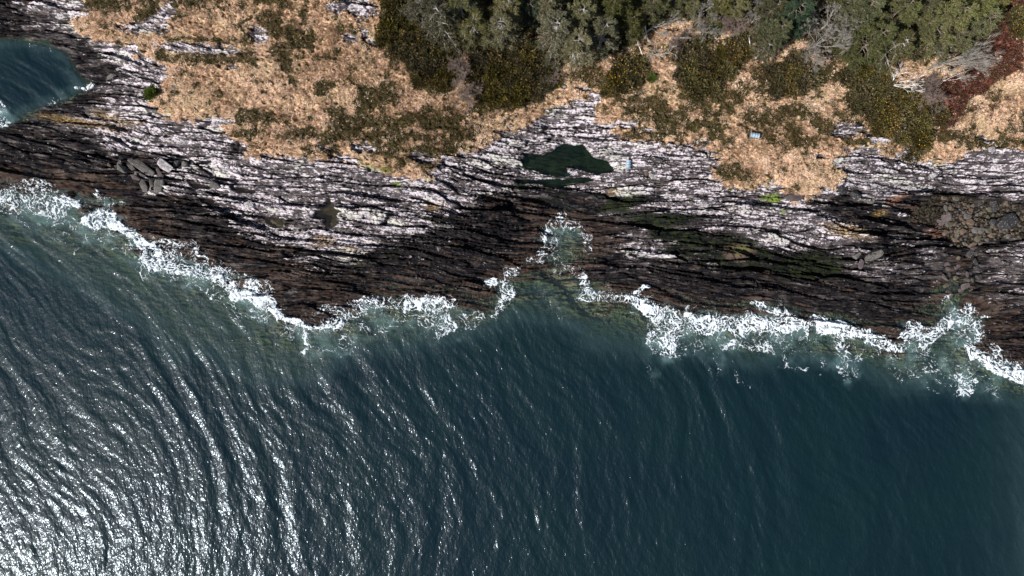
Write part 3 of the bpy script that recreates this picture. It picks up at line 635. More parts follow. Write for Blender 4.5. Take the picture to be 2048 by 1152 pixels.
def bark_mat(name, c1, c2):
    m = MT(name); P = m.pos(); return m.done(m.pr(m.mix(m.mr(m.noise(P, 6, 3), .35, .65), c1, c2), .85, .2))
def tones(n, per, r, clump=None):
    a = r.random(n)
    if clump is not None: a = np.clip(.45*a+.55*clump, 0, 1)
    t = np.stack([a, r.random(n), r.random(n)], 1); return np.repeat(t, per, 0)

# ---- ground cover: dry grass tufts, heather, bracken (uncountable)
def scatter(n, fn, r, x0=-60, x1=2108, y0=-60, y1=420):
    px = r.uniform(x0, x1, n); py = r.uniform(y0, y1, n); p = fn(px, py); k = r.random(n) < p
    return px[k], py[k]
r3 = np.random.default_rng(31)
hol1, hol2, _, _, _ = worley(PX/17, PY/12, 311); holes = ss(.30, .16, hol1)*ss(.35, .6, fbm(PX/60, PY/50, 312, 2))
px, py = scatter(150000, lambda a, b: lk(v_veg, a, b)*(1-lk(np.maximum(v_heath*.85, v_wood*.9), a, b))*(1-.8*lk(v_gorse, a, b))*(1-lk(v_br, a, b))*(0.55+0.45*(fbm(a/16, b/12, 301, 2) > .45))*(1-lk(holes, a, b)), r3)
gx_, gy_, gz_ = ground_at(px, py); T = len(px); nb = 9
sizes = r3.uniform(.5, 1.15, T); lean = 9*fbm(px/45, py/35, 307, 3)+r3.normal(size=T)*.4; col0 = np.clip(fbm(px/60, py/40, 303, 3)*2.0-.4+2.2*(fbm(px/9, py/7, 305, 3)-.5)-.05-.40*samp(mixed, px, py)+r3.normal(size=T)*.07, 0, 1)
Cn = np.repeat(np.stack([gx_, gy_, gz_-.02], 1), nb, 0)
az = r3.uniform(0, 2*math.pi, T*nb); rad = r3.uniform(0, .10, T*nb)
Cn[:, 0] += np.cos(az)*rad; Cn[:, 1] += np.sin(az)*rad
tilt = r3.uniform(.35, 1.35, T*nb)
D = np.stack([np.cos(az)*np.sin(tilt), np.sin(az)*np.sin(tilt), np.cos(tilt)], 1)
D[:, 0] += .75*np.cos(np.repeat(lean, nb)); D[:, 1] += .75*np.sin(np.repeat(lean, nb)); D = unit(D)
Lb = np.repeat(sizes, nb)*r3.uniform(.15, .34, T*nb)
V_, F_ = leaf_quads(Cn, D, Lb, .048, r3, True)
tn = np.repeat(np.stack([np.clip(np.repeat(col0, nb)+r3.normal(size=T*nb)*.16, 0, 1), r3.random(T*nb), r3.random(T*nb)], 1), 4, 0)
g_ = mesh_obj('dry_grass', V_, F_, leafy_mat('straw', (.40, .245, .145), (.92, .71, .54), (.24, .15, .08), .8, .3), smooth=False, cols={'tone': tn})
tag(g_, 'dry straw coloured tussock grass covering the headland', 'grass', kind='stuff')

def low_cover(name, n, fn, r, k, size, h, cols_, label, cat, jit=.22):
    px, py = scatter(n, fn, r, y1=420); x_, y_, z_ = ground_at(px, py); T = len(px)
    off = r.normal(size=(T*k, 3))*np.array([jit, jit, h*.4]); off[:, 2] = np.abs(off[:, 2])+.03
    Cc = np.repeat(np.stack([x_, y_, z_], 1), k, 0)+off
    Dd = r.normal(size=(T*k, 3)); Dd[:, 2] = np.abs(Dd[:, 2])+.4; Dd = unit(Dd)
    V_, F_ = leaf_quads(Cc, Dd, r.uniform(.7, 1.4, T*k)*size, size*.5, r)
    o = mesh_obj(name, V_, F_, leafy_mat(name, *cols_), smooth=False, cols={'tone': tones(T*k, 4, r, np.repeat(r.random(T), k))})
    return tag(o, label, cat, kind='stuff')
low_cover('heather', 60000, lambda a, b: lk(v_veg, a, b)*np.maximum(lk(v_heath, a, b), .03)*(1-.7*lk(v_gorse, a, b)), r3, 13, .12, .28,
          ((.018, .015, .006), (.125, .088, .028), (.24, .145, .06)), 'dark olive and brown heather growing between the straw grass', 'heather')
low_cover('bracken', 26000, lambda a, b: lk(v_veg, a, b)*lk(v_br, a, b), r3, 16, .17, .4,
          ((.024, .010, .007), (.115, .044, .028), (.20, .12, .08)), 'rust red dead bracken filling the gully beside the pines', 'bracken')
low_cover('undergrowth', 30000, lambda a, b: lk(v_veg, a, b)*lk(v_wood, a, b), r3, 13, .18, .5,
          ((.020, .022, .010), (.085, .075, .035), (.18, .12, .08)), 'dim brown and green undergrowth below the trees', 'undergrowth')

# ------------------------------------------------------------------ gorse bushes and low shrubs
def copy_tree(o, parent=None):
    c = o.copy(); C.objects.link(c); c.parent = parent
    for ch in [q for q in bpy.data.objects if q.parent == o]: copy_tree(ch, c)
    return c
def empty(name, loc=(0, 0, 0), rz=0):
    o = bpy.data.objects.new(name, None); C.objects.link(o); o.location = loc; o.rotation_euler = (0, 0, rz); o.empty_display_size = .3; return o
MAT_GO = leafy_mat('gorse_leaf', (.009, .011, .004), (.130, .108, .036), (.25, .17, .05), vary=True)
MAT_FL = leafy_mat('gorse_flower', (.50, .26, .02), (.80, .46, .03))
MAT_ST = bark_mat('gorse_stem', (.05, .04, .03), (.13, .10, .07))
MAT_MO = leafy_mat('green_shrub_leaf', (.03, .055, .01), (.15, .20, .03))
def gorse_proto(seed, nf, mat=MAT_GO, name='gorse_bush', nl=1900):
    r = np.random.default_rng(seed); root = empty(name)
    nc = 34; cc = unit(r.normal(size=(nc, 3))); cc[:, 2] = np.abs(cc[:, 2]); cc = cc*np.array([.85, .85, .75])*r.uniform(.45, 1, (nc, 1))
    k = r.integers(0, nc, nl); off = r.normal(size=(nl, 3))*.12; Cc = cc[k]+off; Cc[:, 2] = np.abs(Cc[:, 2])+.02
    D = unit(off+cc[k]*.25+np.array([0, 0, .12])); V_, F_ = leaf_quads(Cc, D, r.uniform(.12, .28, nl), .085, r)
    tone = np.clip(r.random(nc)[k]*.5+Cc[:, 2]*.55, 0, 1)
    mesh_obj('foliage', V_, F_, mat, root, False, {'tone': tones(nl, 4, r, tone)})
    a = np.zeros((14, 3)); b = cc[:14]*.8; V_, F_ = tubes(a, b, np.full(14, .035), np.full(14, .01)); mesh_obj('stems', V_, F_, MAT_ST, root)
    if nf:
        k = r.integers(0, nc//2, nf); off = r.normal(size=(nf, 3))*.13; Cc = cc[k]*1.12+off; Cc[:, 2] = np.abs(Cc[:, 2])+.15
        V_, F_ = leaf_quads(Cc, unit(r.normal(size=(nf, 3))+np.array([0, 0, .4])), .09, .08, r); mesh_obj('blossom', V_, F_, MAT_FL, root, False, {'tone': tones(nf, 4, r)})
    return root
protos = {0: [gorse_proto(1, 0), gorse_proto(2, 3), gorse_proto(3, 8)], 1: [gorse_proto(4, 34), gorse_proto(5, 14), gorse_proto(6, 70)]}
used = set()
def put(proto, px, py, sc, rz, label, cat, group=None, h=0.0, sink=0.0, tilt=(0, 0), sz=None):
    x, y, zz = at(px, py, h)
    o = proto if proto.name not in used else copy_tree(proto)
    used.add(proto.name); used.add(o.name)
    o.location = (x, y, zz-sink); o.rotation_euler = (tilt[0], tilt[1], rz); o.scale = (sc, sc, sz if sz else sc)
    tag(o, label, cat, group); return o
def poisson(poly, rad, r, tries=4000):
    P_ = np.array(poly); x0, y0 = P_.min(0); x1, y1 = P_.max(0); pts = []
    cand = np.stack([r.uniform(x0, x1, tries), r.uniform(y0, y1, tries)], 1)
    ok = sdf(poly, cand[:, 0], cand[:, 1]) > 2
    for c in cand[ok]:
        if all((c[0]-q[0])**2+(c[1]-q[1])**2 > rad*rad for q in pts): pts.append(tuple(c))
    return pts
names_g = [('dark gorse bush in the thicket left of the grey bramble','gorse in the left thicket',0),('dark gorse bush in the thicket between bramble and grey tree','gorse in the middle thicket',0),
 ('yellow flecked gorse bush in the thicket beside the red bracken','gorse beside the bracken',1),('olive gorse bush on the slope above the barrel in the grass','gorse above the barrel',0),
 ('bright yellow flowering gorse bush at the head of the rock notch','gorse at the rock notch',1),('yellow flowering gorse bush below the fallen grey branches','gorse below the fallen branches',1),
 ('yellow flowering gorse bush at the wood edge by the thin dead trunk','gorse at the wood edge',1),('low dark gorse bush around the small white rock','gorse round the white rock',0),('gorse bush at the right end of the bracken','gorse right of the bracken',1)]
r4 = np.random.default_rng(44)
for poly, (lb, gp, fam) in zip(GORSE, names_g):
    big = np.array(poly, float); cen = big.mean(0); big = cen+(big-cen)*1.0+(big-cen)/np.linalg.norm(big-cen, axis=1, keepdims=True)*17
    for (qx_, qy_) in poisson([tuple(t_) for t_ in big], 20, r4):
        if sdf(poly, np.array([qx_]), np.array([qy_]))[0] < 0 and r4.random() < .55: continue
        if qy_ < -25: continue
        f_ = fam
        if fam == 1 and poly is GORSE[2] and not (qy_ > 195 and r4.random() < .6): f_ = 0
        if poly is GORSE[0] and 840 > qx_ and qy_ < 90 and r4.random() < .3: f_ = 1
        lab, g2 = lb, gp
        if poly is GORSE[2] and f_ == 0: lab, g2 = 'dark gorse bush with hardly a flower beside the red bracken', 'flowerless gorse beside the bracken'
        if poly is GORSE[0] and f_ == 1: lab, g2 = 'gorse bush dotted with yellow flowers at the top of the left thicket', 'flowering gorse of the left thicket'
        put(protos[f_][r4.integers(0, 3)], qx_, qy_, r4.uniform(.95, 1.45), r4.uniform(0, 6.28), lab, 'gorse bush', g2, h=.5, sink=.08)
gs = gorse_proto(9, 0, MAT_MO, 'green_shrub', 2200)
put(gs, 307, 189, .95, 0, 'bright green shrub at the left tip of the big meadow', 'shrub', h=.4)
put(gs, 1303, 157, .62, 2, 'small green shrub alone in the straw grass by the fallen branches', 'shrub', h=.4)
put(gs, 1432, 58, .9, 2.5, 'round dark green shrub in front of the grey bare tree', 'shrub', h=.4)

# ------------------------------------------------------------------ conifers
def conifer(seed, Ht, R, mats, nlimb=46, nl=15000, top=.5, dead=0):
    r = np.random.default_rng(seed); root = empty('conifer_tree'); mt, mb, ml = mats
    # trunk
    ts = np.linspace(0, 1, 8); bend = np.cumsum(r.normal(size=(8, 2))*.06, 0); TP = np.concatenate([bend, (ts*Ht)[:, None]], 1)
    RR = .17*(1-ts*.85); V_, F_ = tubes(TP[:-1], TP[1:], RR[:-1], RR[1:], 7); mesh_obj('trunk', V_, F_, mb, root)
    hz = r.uniform(.22, .98, nlimb)**.85; az = np.arange(nlimb)*2.399+r.normal(size=nlimb)*.3
    prof = np.clip((1.02-hz), 0, 1)**.62*(0.75+.25*np.minimum(hz/.35, 1)); ll = R*prof*r.uniform(.7, 1.15, nlimb)+.25
    base = np.stack([np.interp(hz, ts, TP[:, 0]), np.interp(hz, ts, TP[:, 1]), hz*Ht], 1)
    rise = r.uniform(-.05, .35, nlimb)
    di_ = np.stack([np.cos(az), np.sin(az), rise], 1)
    def along(i, t):
        p = base[i]+di_[i]*(ll[i]*t)[:, None]; p[:, 2] -= .18*ll[i]*t*t; return p
    i = np.arange(nlimb); segs0 = []; segs1 = []; r0 = []; r1 = []
    for a, b in ((0, .35), (.35, .7), (.7, 1)):
        segs0.append(along(i, np.full(nlimb, a))); segs1.append(along(i, np.full(nlimb, b))); r0.append(.045*(1-a*.85)*np.ones(nlimb)); r1.append(.045*(1-b*.85)*np.ones(nlimb))
    # side twigs
    nt_ = nlimb*9; ti = r.integers(0, nlimb, nt_); tt = r.uniform(.3, 1, nt_); tb = along(ti, tt); sgn = np.where(r.random(nt_) < .5, 1, -1)
    lat = np.stack([-np.sin(az[ti])*sgn, np.cos(az[ti])*sgn, r.uniform(-.25, .3, nt_)], 1)
    tdir = unit(lat*r.uniform(.5, 1.1, (nt_, 1))+di_[ti]*.8); tl = (.30+.28*ll[ti]*(1.1-tt))*r.uniform(.7, 1.2, nt_); te = tb+tdir*tl[:, None]
    segs0.append(tb); segs1.append(te); r0.append(np.full(nt_, .016)); r1.append(np.full(nt_, .006))
    LV, LF = tubes(np.concatenate(segs0), np.concatenate(segs1), np.concatenate(r0), np.concatenate(r1), 3)
    k = r.integers(0, nt_, nl); s = r.random(nl)**.7
    Cc = tb[k]+tdir[k]*(tl[k]*s)[:, None]+r.normal(size=(nl, 3))*.06
    D = unit(tdir[k]*1.0+r.normal(size=(nl, 3))*.45+np.array([0, 0, .15])); V_, F_ = leaf_quads(Cc, D, r.uniform(.12, .30, nl), .05, r)
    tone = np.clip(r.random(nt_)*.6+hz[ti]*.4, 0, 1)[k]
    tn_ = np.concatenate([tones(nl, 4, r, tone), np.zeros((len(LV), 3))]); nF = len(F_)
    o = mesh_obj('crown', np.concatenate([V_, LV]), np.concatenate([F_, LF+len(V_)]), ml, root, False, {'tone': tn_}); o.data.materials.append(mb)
    mi = np.zeros(nF+len(LF), np.int32); mi[nF:] = 1; o.data.polygons.foreach_set('material_index', mi)
    return root
MB1 = bark_mat('conifer_bark', (.10, .075, .055), (.22, .18, .14)); MB2 = bark_mat('pale_bark', (.26, .23, .20), (.48, .44, .39)); MB3 = bark_mat('white_deadwood', (.55, .50, .45), (.80, .76, .70))
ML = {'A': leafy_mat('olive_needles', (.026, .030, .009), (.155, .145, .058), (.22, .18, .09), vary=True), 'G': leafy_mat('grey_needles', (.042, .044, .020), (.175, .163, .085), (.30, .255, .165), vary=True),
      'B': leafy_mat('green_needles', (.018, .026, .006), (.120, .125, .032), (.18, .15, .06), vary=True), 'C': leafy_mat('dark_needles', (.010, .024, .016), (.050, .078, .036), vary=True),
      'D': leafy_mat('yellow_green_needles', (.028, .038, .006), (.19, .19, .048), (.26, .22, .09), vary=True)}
CP = {}
for j, (k, bk) in enumerate((('A', MB2), ('G', MB2), ('B', MB1), ('C', MB1), ('D', MB1))):
    CP[k] = [conifer(100+j*10+q, 7.6, 2.6, (None, bk, ML[k]), 44+q*6, 15000) for q in range(2)]
TREES = [(843,10,42,'A','olive conifer at the left end of the wood'),(880,40,44,'A','olive conifer behind the left gorse thicket'),(925,18,44,'A','olive conifer touching the frame top left of the wood'),(945,55,36,'A','olive conifer above the gap in the gorse'),
 (1003,62,38,'A','olive conifer above the middle gorse thicket'),(1015,12,42,'A','olive conifer at the top edge above the middle thicket'),(1062,22,30,'C','dark conifer in deep shade between olive crowns'),(1100,14,38,'G','grey green conifer at the top edge over the rock notch'),
 (1112,72,46,'G','large grey green conifer reaching toward the rock notch'),(1150,100,44,'G','sparse grey green conifer closest to the rock notch'),(1165,40,42,'G','grey green conifer left of the deep green crowns'),(1205,70,40,'A','olive conifer left of the fallen branches'),
 (1225,20,42,'B','deep green conifer at the top edge above the fallen branches'),(1262,55,32,'B','deep green conifer touching the fallen branches'),(1300,10,36,'B','deep green conifer at the top edge left of the grey tree'),(1352,2,28,'D','yellow green conifer just left of the grey bare tree'),
 (1382,18,22,'D','small yellow green conifer beside the grey bare tree'),(1440,6,28,'D','yellow green conifer right of the grey bare tree'),(1475,8,26,'D','yellow green conifer at the top above the brown scrub'),(1548,68,36,'B','loose green conifer with bare twigs below the dark one'),
 (1530,98,26,'A','small olive conifer at the edge of the straw slope'),(1588,20,40,'C','darkest blue green conifer at the top edge'),(1598,48,26,'C','small dark conifer tucked against the darkest one'),(1548,20,30,'B','green conifer left of the darkest one'),
 (1692,98,24,'B','slim green conifer under the big grey bare tree'),(1703,120,18,'B','small green conifer lowest under the big grey bare tree'),(1725,22,42,'B','mid green conifer right of the big grey bare tree'),(1740,85,44,'B','broad green conifer overhanging the gorse'),
 (1785,98,38,'A','olive conifer above the white dead tree'),(1795,30,44,'B','mid green conifer in the middle of the right wood'),(1835,62,34,'B','mid green conifer left of the yellow green pines'),(1845,10,40,'D','yellow green pine at the top edge of the right wood'),
 (1892,40,48,'D','largest yellow green pine of the right wood'),(1895,82,30,'D','yellow green pine nearest the leaning bare tree'),(1940,12,44,'D','yellow green pine at the top edge by the bracken'),(1955,52,36,'D','yellow green pine leaning over the red bracken'),(1985,14,24,'D','small yellow green pine at the right end of the wood')]
r5 = np.random.default_rng(55)
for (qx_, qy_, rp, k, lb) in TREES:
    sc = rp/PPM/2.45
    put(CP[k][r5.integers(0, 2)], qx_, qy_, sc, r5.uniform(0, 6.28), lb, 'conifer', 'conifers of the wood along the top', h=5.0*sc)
for (qx_, k) in ((870,'A'),(960,'A'),(1055,'A'),(1140,'G'),(1250,'B'),(1320,'B'),(1400,'B'),(1500,'A'),(1620,'B'),(1680,'B'),(1760,'B'),(1850,'D'),(1930,'D')):
    sc = r5.uniform(.9, 1.15)
    put(CP[k][r5.integers(0, 2)], qx_+r5.uniform(-10, 10), -52+r5.uniform(-8, 8), sc, r5.uniform(0, 6.28), 'conifer standing just above the top edge with only its tips showing', 'conifer', 'conifers past the top edge', h=5.0*sc)

# ------------------------------------------------------------------ bare trees
def bare(seed, mat, name='bare_tree', Ht=5, spread=.9, lv=4, nb=(6, 6, 6, 6), r_base=.12, lean=(0, 0), trunk_h=.25, tip=.010):
    r = np.random.default_rng(seed); root = empty(name)
    P0 = [np.zeros(3)]; d0 = unit(np.array([lean[0], lean[1], 1.0])); P1 = [d0*Ht*trunk_h]
    V_, F_ = tubes(P0, P1, [r_base*1.25], [r_base], 7); mesh_obj('trunk', V_, F_, mat, root)
    cur = [(P1[0], d0, Ht*(1-trunk_h)*.62, r_base)]; S0 = []; S1 = []; A0 = []; A1 = []
    for L in range(lv):
        nxt = []
        for (p, d, ln, rd) in cur:
            for j in range(nb[L]):
                t = r.uniform(.25, 1) if L else 1
                q = unit(d+r.normal(size=3)*spread*(.62 if L else 1.0)+np.array([0, 0, .12])); l2 = ln*r.uniform(.55, 1.1)
                st = p if L == 0 else p+d*0
                mid = st+q*l2*.5+r.normal(size=3)*l2*.05; q2 = unit(q+r.normal(size=3)*.18+np.array([lean[0], lean[1], 0])*.12); en = mid+q2*l2*.5
                r1 = max(rd*.62, tip); r2_ = max(rd*.36, tip*.7)
                S0 += [st, mid]; S1 += [mid, en]; A0 += [r1, (r1+r2_)/2]; A1 += [(r1+r2_)/2, r2_]
                nxt.append((mid if r.random() < .45 else en, q2, l2*.62, r2_*1.3))
        cur = nxt
    V_, F_ = tubes(S0, S1, A0, A1, 3); mesh_obj('crown', V_, F_, mat, root)
    return root
MBg = bark_mat('grey_twigs', (.17, .155, .135), (.31, .285, .25)); MBb = bark_mat('brown_twigs', (.14, .10, .085), (.26, .20, .17))
BT = [(bare(201, MBg, Ht=5.2, nb=(7, 6, 6, 9), spread=.6, tip=.009, r_base=.08), [(1405,22,1.0,'pale grey bare tree at the top between yellow green conifers'),(1662,42,1.25,'big silvery bare tree at the dark gap in the wood'),(1868,82,.85,'small grey bare tree between green crowns and the leaning one')]),
 (bare(202, MBg, Ht=4.6, nb=(8, 6, 6, 9), spread=.7, tip=.009, r_base=.07), [(1638,85,1.15,'silvery bare tree below the biggest bare tree'),(1410,62,.7,'small grey bare bush below the pale bare tree'),(1512,36,.75,'small grey bare bush above the loose green conifer'),(1618,112,.6,'low grey thorn at the edge of the straw grass'),(1690,48,.95,'silvery bare tree at the right side of the biggest one')]),
 (bare(203, MBb, name='bare_shrub', Ht=3.0, nb=(9, 7, 6, 8), spread=.95, trunk_h=.08, r_base=.04, tip=.008), [(928,150,1.0,'grey brown bramble mound between the two gorse thickets'),(935,185,.95,'grey brown bramble mound at the lower end of the gorse gap'),(1462,42,1.0,'brown bare shrub under the yellow green conifers'),(1840,172,1.0,'brown bare shrub between dead tree and bracken'),(1855,190,.9,'dark brown bare shrub at the bracken edge'),(1105,160,.6,'small bare shrub over the rock notch'),(1350,82,.7,'thin grey shrub above the heather mound')])]
for proto, L in BT:
    for (qx_, qy_, sc, lb) in L: put(proto, qx_, qy_, sc, r5.uniform(0, 6.28), lb, 'bare shrub' if 'shrub' in proto.name else 'bare tree', h=2.4*sc if 'tree' in proto.name else 1.2)
fan1 = bare(210, MBg, Ht=6.2, nb=(7, 6, 6, 8), spread=.42, lean=(1.6, .5), trunk_h=.2, tip=.009, r_base=.08)
put(fan1, 1858, 135, 1.0, 0, 'leaning bare tree fanning its pale twigs over the bracken', 'bare tree', h=1.0)
fan2 = bare(211, MBg, Ht=5.8, nb=(6, 5, 5, 4), spread=.50, lean=(1.5, .9), trunk_h=.3, r_base=.1)
put(fan2, 1276, 78, 1.0, 0, 'bare brown tree toppled to the upper right beside the deep green conifers', 'bare tree', h=.5)
dead1 = bare(212, MB3, 'dead_tree', Ht=3.9, nb=(7, 5, 4), lv=3, spread=.55, lean=(1.5, .7), trunk_h=.16, r_base=.08, tip=.022)
put(dead1, 1772, 174, 1.0, 0, 'bleached white dead tree sprawled over the gorse', 'dead tree', h=.8)
dead2 = bare(213, MB3, 'dead_tree', Ht=3.0, nb=(2, 2, 2), lv=3, spread=.22, lean=(3.0, .9), trunk_h=.3, r_base=.05, tip=.02)
put(dead2, 1878, 164, 1.0, 0, 'thin white dead branch lying on the bracken edge', 'dead branch', h=1.0)
dead3 = bare(214, MB2, 'dead_tree', Ht=3.6, nb=(7, 4, 3), lv=3, spread=.75, lean=(.2, -1.2), trunk_h=.12, r_base=.06, tip=.017)
put(dead3, 1303, 106, 1.0, 0, 'splayed pale dead branches on the straw grass', 'dead branch', h=.3)
def log(pts, rad, mat, label):
    P_ = []
    for (a, b, h) in pts:
        x, y, zz = at(a, b, h); P_.append((x, y, zz+h))
    P_ = np.array(P_); rr = np.linspace(rad, rad*.4, len(P_)); V_, F_ = tubes(P_[:-1], P_[1:], rr[:-1], rr[1:], 6)
    return tag(mesh_obj('fallen_trunk', V_, F_, mat), label, 'dead branch')
log([(1270,83,.5),(1277,100,.5),(1285,122,.3)], .07, MB3, 'straight pale pole lying left of the splayed dead branches')
log([(1287,58,1),(1290,70,.8),(1294,88,.5)], .06, MB3, 'pale pole crossing the toppled brown tree')
log([(1345,81,.5),(1360,80,.5),(1380,79,.4)], .05, MB3, 'pale pole lying level above the heather mound')
log([(1497,75,.4),(1498,90,.5),(1499,105,.3)], .07, MB3, 'thin upright dead trunk at the wood edge by yellow gorse')
log([(1150,140,.6),(1149,120,2.2),(1149,96,3.0)], .06, MB2, 'long pale stem hanging from the grey green crown')
log([(1160,74,3.6),(1172,92,3.0)], .05, MB3, 'short white stem over the sparse grey green conifer')
log([(1162,95,3),(1182,110,2.8)], .05, MB3, 'white stem slanting over the lower grey green crown')
log([(1180,70,3),(1188,90,2.8)], .045, MB3, 'white stem at the right side of the grey green crown')

# ------------------------------------------------------------------ boulders and stones
def stone_mat(name, c1, c2, c3):
    m = MT(name); P = m.pos(); oi = m.n('ShaderNodeObjectInfo').outputs['Random']
    n = m.noise(P, 2.5, 4, .65)
    c = m.mix(m.mr(n, .35, .7), c1, c2); c = m.mix(m.mr(m.noise(P, 7, 3), .58, .7), c, c3)
    c = m.mix(m.math('MULTIPLY', oi, .5), c, m.mix(oi, (.07, .06, .05), c1))
    return m.done(m.pr(c, .85, .25, m.bump(n, .5, .06)))
MS_G = stone_mat('grey_boulder', (.055, .050, .045), (.135, .123, .110), (.30, .285, .265)); MS_W = stone_mat('lichen_boulder', (.13, .12, .115), (.42, .38, .375), (.70, .65, .65))
MS_D = stone_mat('dark_boulder', (.010, .010, .012), (.045, .040, .038), (.30, .285, .28)); MS_P = stone_mat('purple_slab', (.055, .042, .042), (.12, .092, .090), (.16, .13, .125))
MS_T = stone_mat('tan_cobble', (.065, .045, .032), (.155, .105, .072), (.22, .175, .13)); MS_O = stone_mat('olive_cobble', (.045, .040, .028), (.12, .10, .07), (.20, .18, .14))
def stone_mesh(seed, fl=.55, pts=16):
    r = random.Random(seed); bm = bmesh.new()
    for _ in range(pts):
        v_ = Vector((r.gauss(0, 1), r.gauss(0, 1), r.gauss(0, 1))).normalized()
        v_ = Vector([math.copysign(abs(c)**.72, c) for c in v_]); bm.verts.new((v_.x, v_.y, v_.z*fl))
    g = bmesh.ops.convex_hull(bm, input=bm.verts[:])
    junk = [e for e in g['geom_interior'] if isinstance(e, bmesh.types.BMVert)]
    if junk: bmesh.ops.delete(bm, geom=junk, context='VERTS')
    bmesh.ops.bevel(bm, geom=bm.edges[:], offset=.07, segments=2, affect='EDGES', profile=.6)
    me = bpy.data.meshes.new('stone'); bm.to_mesh(me); bm.free()
    me.polygons.foreach_set('use_smooth', np.zeros(len(me.polygons), bool)); return me
SM = [stone_mesh(900+i, .45+.1*(i % 3), 14+i % 5) for i in range(9)]
smc = {}
def stone(px, py, lx, ly, ang, mat, label, name='boulder', cat='boulder', group=None, i=None, hz=None, lift=0.0, tiltx=0.0):
    i = random.randrange(9) if i is None else i
    if (i, mat.name) not in smc:
        me = SM[i].copy(); me.materials.clear(); me.materials.append(mat); smc[(i, mat.name)] = me
    o = bpy.data.objects.new(name, smc[(i, mat.name)]); C.objects.link(o)
    sxx, syy = lx/PPM/2*1.08, ly/PPM/2*1.08; hh = hz or (min(sxx, syy)*1.1)
    x, y, zz = at(px, py, hh*.4+lift)
    o.location = (x, y, zz+hh*.28+lift); o.scale = (sxx, syy, hh); o.rotation_euler = (tiltx, random.uniform(-.15, .15), math.radians(-ang))
    return tag(o, label, cat, group)
PILE = [(281,331,62,19,33,MS_G,'longest grey slab of the boulder pile, lying diagonally'),(333,332,38,19,38,MS_W,'pale topped slab at the right of the boulder pile'),(251,339,24,14,35,MS_G,'rounded wedge below the left end of the longest slab'),
 (241,327,14,12,20,MS_G,'round grey boulder at the left of the pile'),(263,334,24,8,45,MS_G,'narrow sliver against the longest slab'),(279,349,24,9,20,MS_G,'flat brownish slab just under the longest slab'),(278,357,22,10,25,MS_P,'brown slab end at the top of the lower grey slab'),
 (290,370,30,14,62,MS_G,'lower grey slab of the pile pointing down'),(318,370,32,19,-70,MS_G,'broad grey boulder at the bottom right of the pile'),(305,364,20,9,75,MS_P,'dark narrow stone wedged between the two lower slabs'),(320,347,28,8,58,MS_P,'thin tilted slabs below the pale topped slab'),
 (352,326,11,16,20,MS_G,'small upright stone right of the pale topped slab'),(368,329,15,12,-25,MS_G,'round brown stone right of the small upright stone'),(380,326,6,9,0,MS_W,'small pale stone at the right end of the pile'),(303,377,5,8,20,MS_W,'tiny pinkish stone between the two lower slabs'),
 (222,331,9,7,30,MS_T,'small tan stone at the left tip of the pile'),(235,334,5,5,0,MS_T,'tiny tan pebble beside the small tan stone'),(289,352,16,7,35,MS_P,'small purple sliver in the middle of the pile'),(243,318,14,8,20,MS_D,'dark stone above the round grey boulder'),(312,355,12,7,25,MS_G,'small block on top of the broad grey boulder')]
for j, (a, b, lx, ly, an, mt, lb) in enumerate(PILE): stone(a, b, lx, ly, an, mt, lb, i=j % 9, hz=min(lx, ly)/PPM*.42+.12, group=None, lift=.30 if lx > 30 else .16)
ONE = [(1307,349,17,18,0,MS_W,'round white boulder on the lichen ledge right of the barrel'),(1293,347,9,11,20,MS_T,'tan stone left of the round white boulder'),(1408,405,14,13,0,MS_W,'round pale boulder on the white ledge below the meadow lobe'),(1383,406,11,8,-20,MS_G,'grey stone left of the round pale boulder'),
 (1890,437,30,21,-38,MS_P,'large purple grey slab left of the cobbles'),(1880,454,22,12,-25,MS_P,'smaller purple grey slab below the large one'),(2014,444,44,28,-28,MS_D,'large black topped boulder with white rim right of the cobbles'),(1958,404,24,15,20,MS_D,'black boulder with pale rim above the cobbles'),
 (1988,412,16,24,0,MS_D,'dull black boulder above the large black topped one'),(1712,388,20,22,0,MS_D,'rounded grey black boulder at the foot of the meadow lobe'),(1686,378,24,26,0,MS_D,'dark purple boulder against the meadow lobe'),(1740,396,34,20,20,MS_G,'big grey boulder among white speckled rock'),
 (1713,512,12,18,60,MS_G,'pale slab at the left of the broken slabs above the black shelf'),(1745,512,38,17,-30,MS_G,'striped grey slab of the broken slabs above the black shelf'),(1718,528,10,20,10,MS_P,'brownish slab under the broken slabs'),
 (498,409,18,16,-20,MS_W,'rounded pale boulder on the dark ledge left of the white slab'),(221,154,24,10,-22,MS_G,'grey wedge by the small bay'),(432,372,24,13,20,MS_G,'grey angular block beside the green puddle'),(1129,173,8,8,0,MS_W,'white block at the head of the rock notch'),(1585,396,40,18,-5,MS_P,'smooth brown grey boulder under the meadow edge'),
 (352,176,9,9,0,MS_G,'small grey rock poking through the straw meadow'),(1461,374,6,6,0,MS_W,'small pale stone at the meadow hem'),(1456,290,6,4,0,MS_W,'small white stone left of the barrel in the grass'),(640,340,14,8,0,MS_G,'flat grey stone on the white ledge below the meadow'),
 (1978,300,14,12,0,MS_W,'pale block on the upper right ledge'),(1860,352,16,10,-15,MS_W,'white block below the dark crack at right'),(1818,376,14,10,-20,MS_W,'white block above the rust red patch')]
for j, (a, b, lx, ly, an, mt, lb) in enumerate(ONE): stone(a, b, lx, ly, an, mt, lb, i=(j*4+2) % 9)
